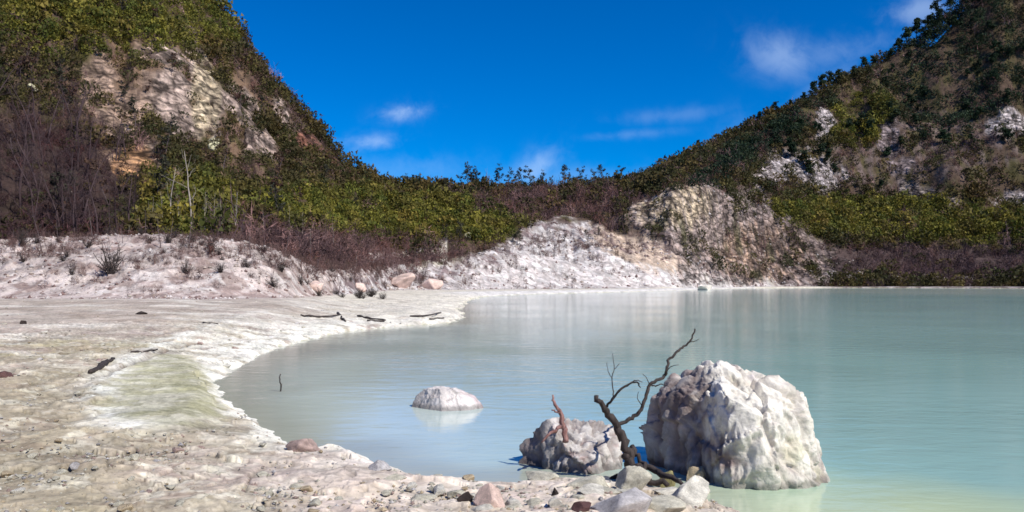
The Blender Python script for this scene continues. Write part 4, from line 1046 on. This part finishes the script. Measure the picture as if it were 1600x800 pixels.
me = np_mesh('rubble', V.reshape(-1, 3), (Fo[None] + (np.arange(n_) * 6)[:, None, None]).reshape(-1, 3), pc.repeat(6, 0), False)
tag(mesh_obj('rubble', me, M_STONE), 'loose broken rubble strewn over the pale banks and cliff foot', 'rubble', kind='stuff')

# ------------------------------------------------------------------ dead wood
def A(px, py, Y): return at(px, py, Y)
def path3(pts, n=4): return catmull3([A(*p) for p in pts], n)
def catmull3(P, n):
    P = np.array(P, float); out = []
    for i in range(len(P) - 1):
        a = P[max(i - 1, 0)]; b = P[i]; c = P[i + 1]; d = P[min(i + 2, len(P) - 1)]
        for k in range(n):
            t = k / n; out.append(.5 * ((2 * b) + (-a + c) * t + (2 * a - 5 * b + 4 * c - d) * t * t + (-a + 3 * b - 3 * c + d) * t ** 3))
    out.append(P[-1]); return out
def wood(name, parent, specs, mat):
    o0 = np.array(parent.location) if parent is not None else np.array(A(*specs[0][0][0]))
    parts = []
    for i, (pts, rad) in enumerate(specs):
        P = np.array(path3(pts)) - o0; P += np.random.default_rng(i + len(pts)).normal(size=P.shape) * min(rad) * .7
        parts.append(tube(P, rad, 8, i))
    o = mesh_obj(name, tubes_mesh(name, parts), mat, parent)
    if parent is None: o.location = tuple(o0)
    return o
YB = 6.75
root = empty('dead_branch', tuple(A(985, 722, YB)))
tag(root, 'black dead branch with forking twigs rising between the rock and the huge boulder', 'branch')
wood('stem', root, [([(990, 745, 6.7), (984, 712, YB), (974, 682, YB), (964, 664, YB), (950, 645, 6.7), (938, 628, 6.68), (933, 621, 6.68)], [.040, .036, .034, .026, .017])], M_BARK_DARK)
wood('bough', root, [([(966, 664, YB), (980, 657, 6.78), (994, 648, 6.8), (1003, 636, 6.8), (1009, 618, 6.82), (1016, 601, 6.85), (1026, 594, 6.87), (1037, 588, 6.9), (1041, 578, 6.9), (1045, 564, 6.93), (1056, 552, 6.95), (1066, 543, 7.0), (1078, 534, 7.0), (1083, 524, 7.02), (1086, 514, 7.02)], [.017, .015, .014, .010, .006])], M_BARK_DARK)
wood('twig', root, [([(948, 634, 6.7), (957, 624, 6.66), (968, 611, 6.64), (984, 600, 6.62), (996, 598, 6.62), (1000, 606, 6.62)], [.011, .009, .005]), ([(984, 600, 6.62), (994, 594, 6.60), (1003, 597, 6.6)], [.005, .003])], M_BARK_DARK)
wood('twig', root, [([(958, 622, 6.66), (958, 608, 6.68), (956, 590, 6.7), (960, 575, 6.72), (957, 552, 6.74)], [.006, .004, .002]), ([(957, 592, 6.7), (950, 580, 6.7), (948, 566, 6.7)], [.003, .002]), ([(960, 577, 6.72), (968, 568, 6.74)], [.003, .002])], M_BARK_DARK)
wood('twig', root, [([(1016, 601, 6.85), (1024, 603, 6.8), (1034, 600, 6.78), (1044, 604, 6.76)], [.007, .005, .003]), ([(1041, 580, 6.9), (1050, 572, 6.86), (1060, 570, 6.84)], [.004, .002]), ([(1078, 534, 7.0), (1086, 533, 6.98), (1093, 529, 6.97)], [.004, .002]), ([(1003, 634, 6.8), (996, 622, 6.8), (998, 612, 6.8)], [.004, .002]), ([(1016, 604, 6.85), (1010, 590, 6.85), (1004, 584, 6.85)], [.004, .002])], M_BARK_DARK)
o = wood('driftwood', None, [([(1008, 728, 6.75), (1030, 738, 6.6), (1056, 748, 6.42), (1074, 762, 6.3), (1096, 782, 6.1)], [.030, .024, .014, .010])], M_BARK_DARK)
tag(o, 'black driftwood stick lying against the left foot of the huge boulder', 'driftwood')
o = wood('driftwood', None, [([(978, 715, 6.75), (988, 728, 6.65), (1010, 745, 6.5), (1040, 756, 6.4)], [.04, .034, .02]), ([(988, 700, 6.8), (1000, 720, 6.7), (1012, 742, 6.55)], [.022, .016])], M_BARK_DARK)
tag(o, 'thick black driftwood log wedged between the medium rock and the boulder', 'driftwood')
o = wood('stump', None, [([(884, 690, 7.08), (880, 664, 7.1), (876, 645, 7.12), (868, 632, 7.12), (864, 618, 7.14)], [.030, .024, .018, .014, .008]), ([(874, 645, 7.12), (862, 640, 7.1)], [.010, .006]), ([(880, 664, 7.1), (862, 676, 7.02), (846, 690, 7.0)], [.02, .014, .008])], M_BARK_RED)
tag(o, 'reddish weathered root stub sticking up from the medium grey rock', 'root stub')
o = wood('stick', None, [([(438, 616, 12.3), (439, 604, 12.3), (437, 592, 12.3), (438, 584, 12.3)], [.012, .010, .006])], M_BARK_DARK)
tag(o, 'short dark stick poking upright out of the shallow water', 'stick')


def lying(pts, rad, label, mat=M_BARK_DARK, name='driftwood'):
    """stick lying along the ground under a row of picture points"""
    W_ = []
    for a, b in pts:
        x, y, z = None, None, None
        Ys = np.geomspace(4.5, 130, 1500); xx, z = ground_hit(a, Ys); z = np.maximum(z, 0); row = H0 - (z - EYE) / Ys * F; k_ = int(np.argmax(row <= b)); W_.append((xx[k_], Ys[k_], z[k_] + max(rad) * .6))
    P = np.array(catmull3(W_, 4)); o0 = P[0].copy(); P -= o0; P += np.random.default_rng(len(label)).normal(size=P.shape) * min(rad) * .6
    o = mesh_obj(name, tubes_mesh(name, [tube(P, rad, 8, 3)]), mat, None, tuple(o0)); tag(o, label, 'driftwood', 'driftwood on the beach')
lying([(142, 585), (156, 576), (168, 568), (178, 563)], [.035, .05, .02], 'black driftwood log lying on the beach left of the dried pool')
lying([(205, 552), (228, 551), (246, 548)], [.02, .015], 'thin dark stick above the dried pool, end of the crack')
lying([(470, 495), (500, 496), (532, 493)], [.03, .04, .02], 'dark driftwood pole at the left end of the spit debris line')
lying([(528, 490), (534, 499), (540, 503)], [.05, .03], 'short dark stick across the left end of the spit')
lying([(560, 495), (580, 499), (602, 501)], [.045, .03], 'dark driftwood pole midway along the spit')
lying([(575, 502), (600, 503)], [.05, .03], 'shorter dark pole just in front of the midway pole on the spit')
lying([(640, 496), (668, 494), (690, 489)], [.04, .025], 'dark driftwood pole near the tip of the spit')
lying([(672, 500), (694, 498)], [.05, .03], 'short dark stick in front of the spit tip pole')
lying([(318, 505), (340, 507)], [.03, .02], 'thin dark stick on the flat left of the white crust')
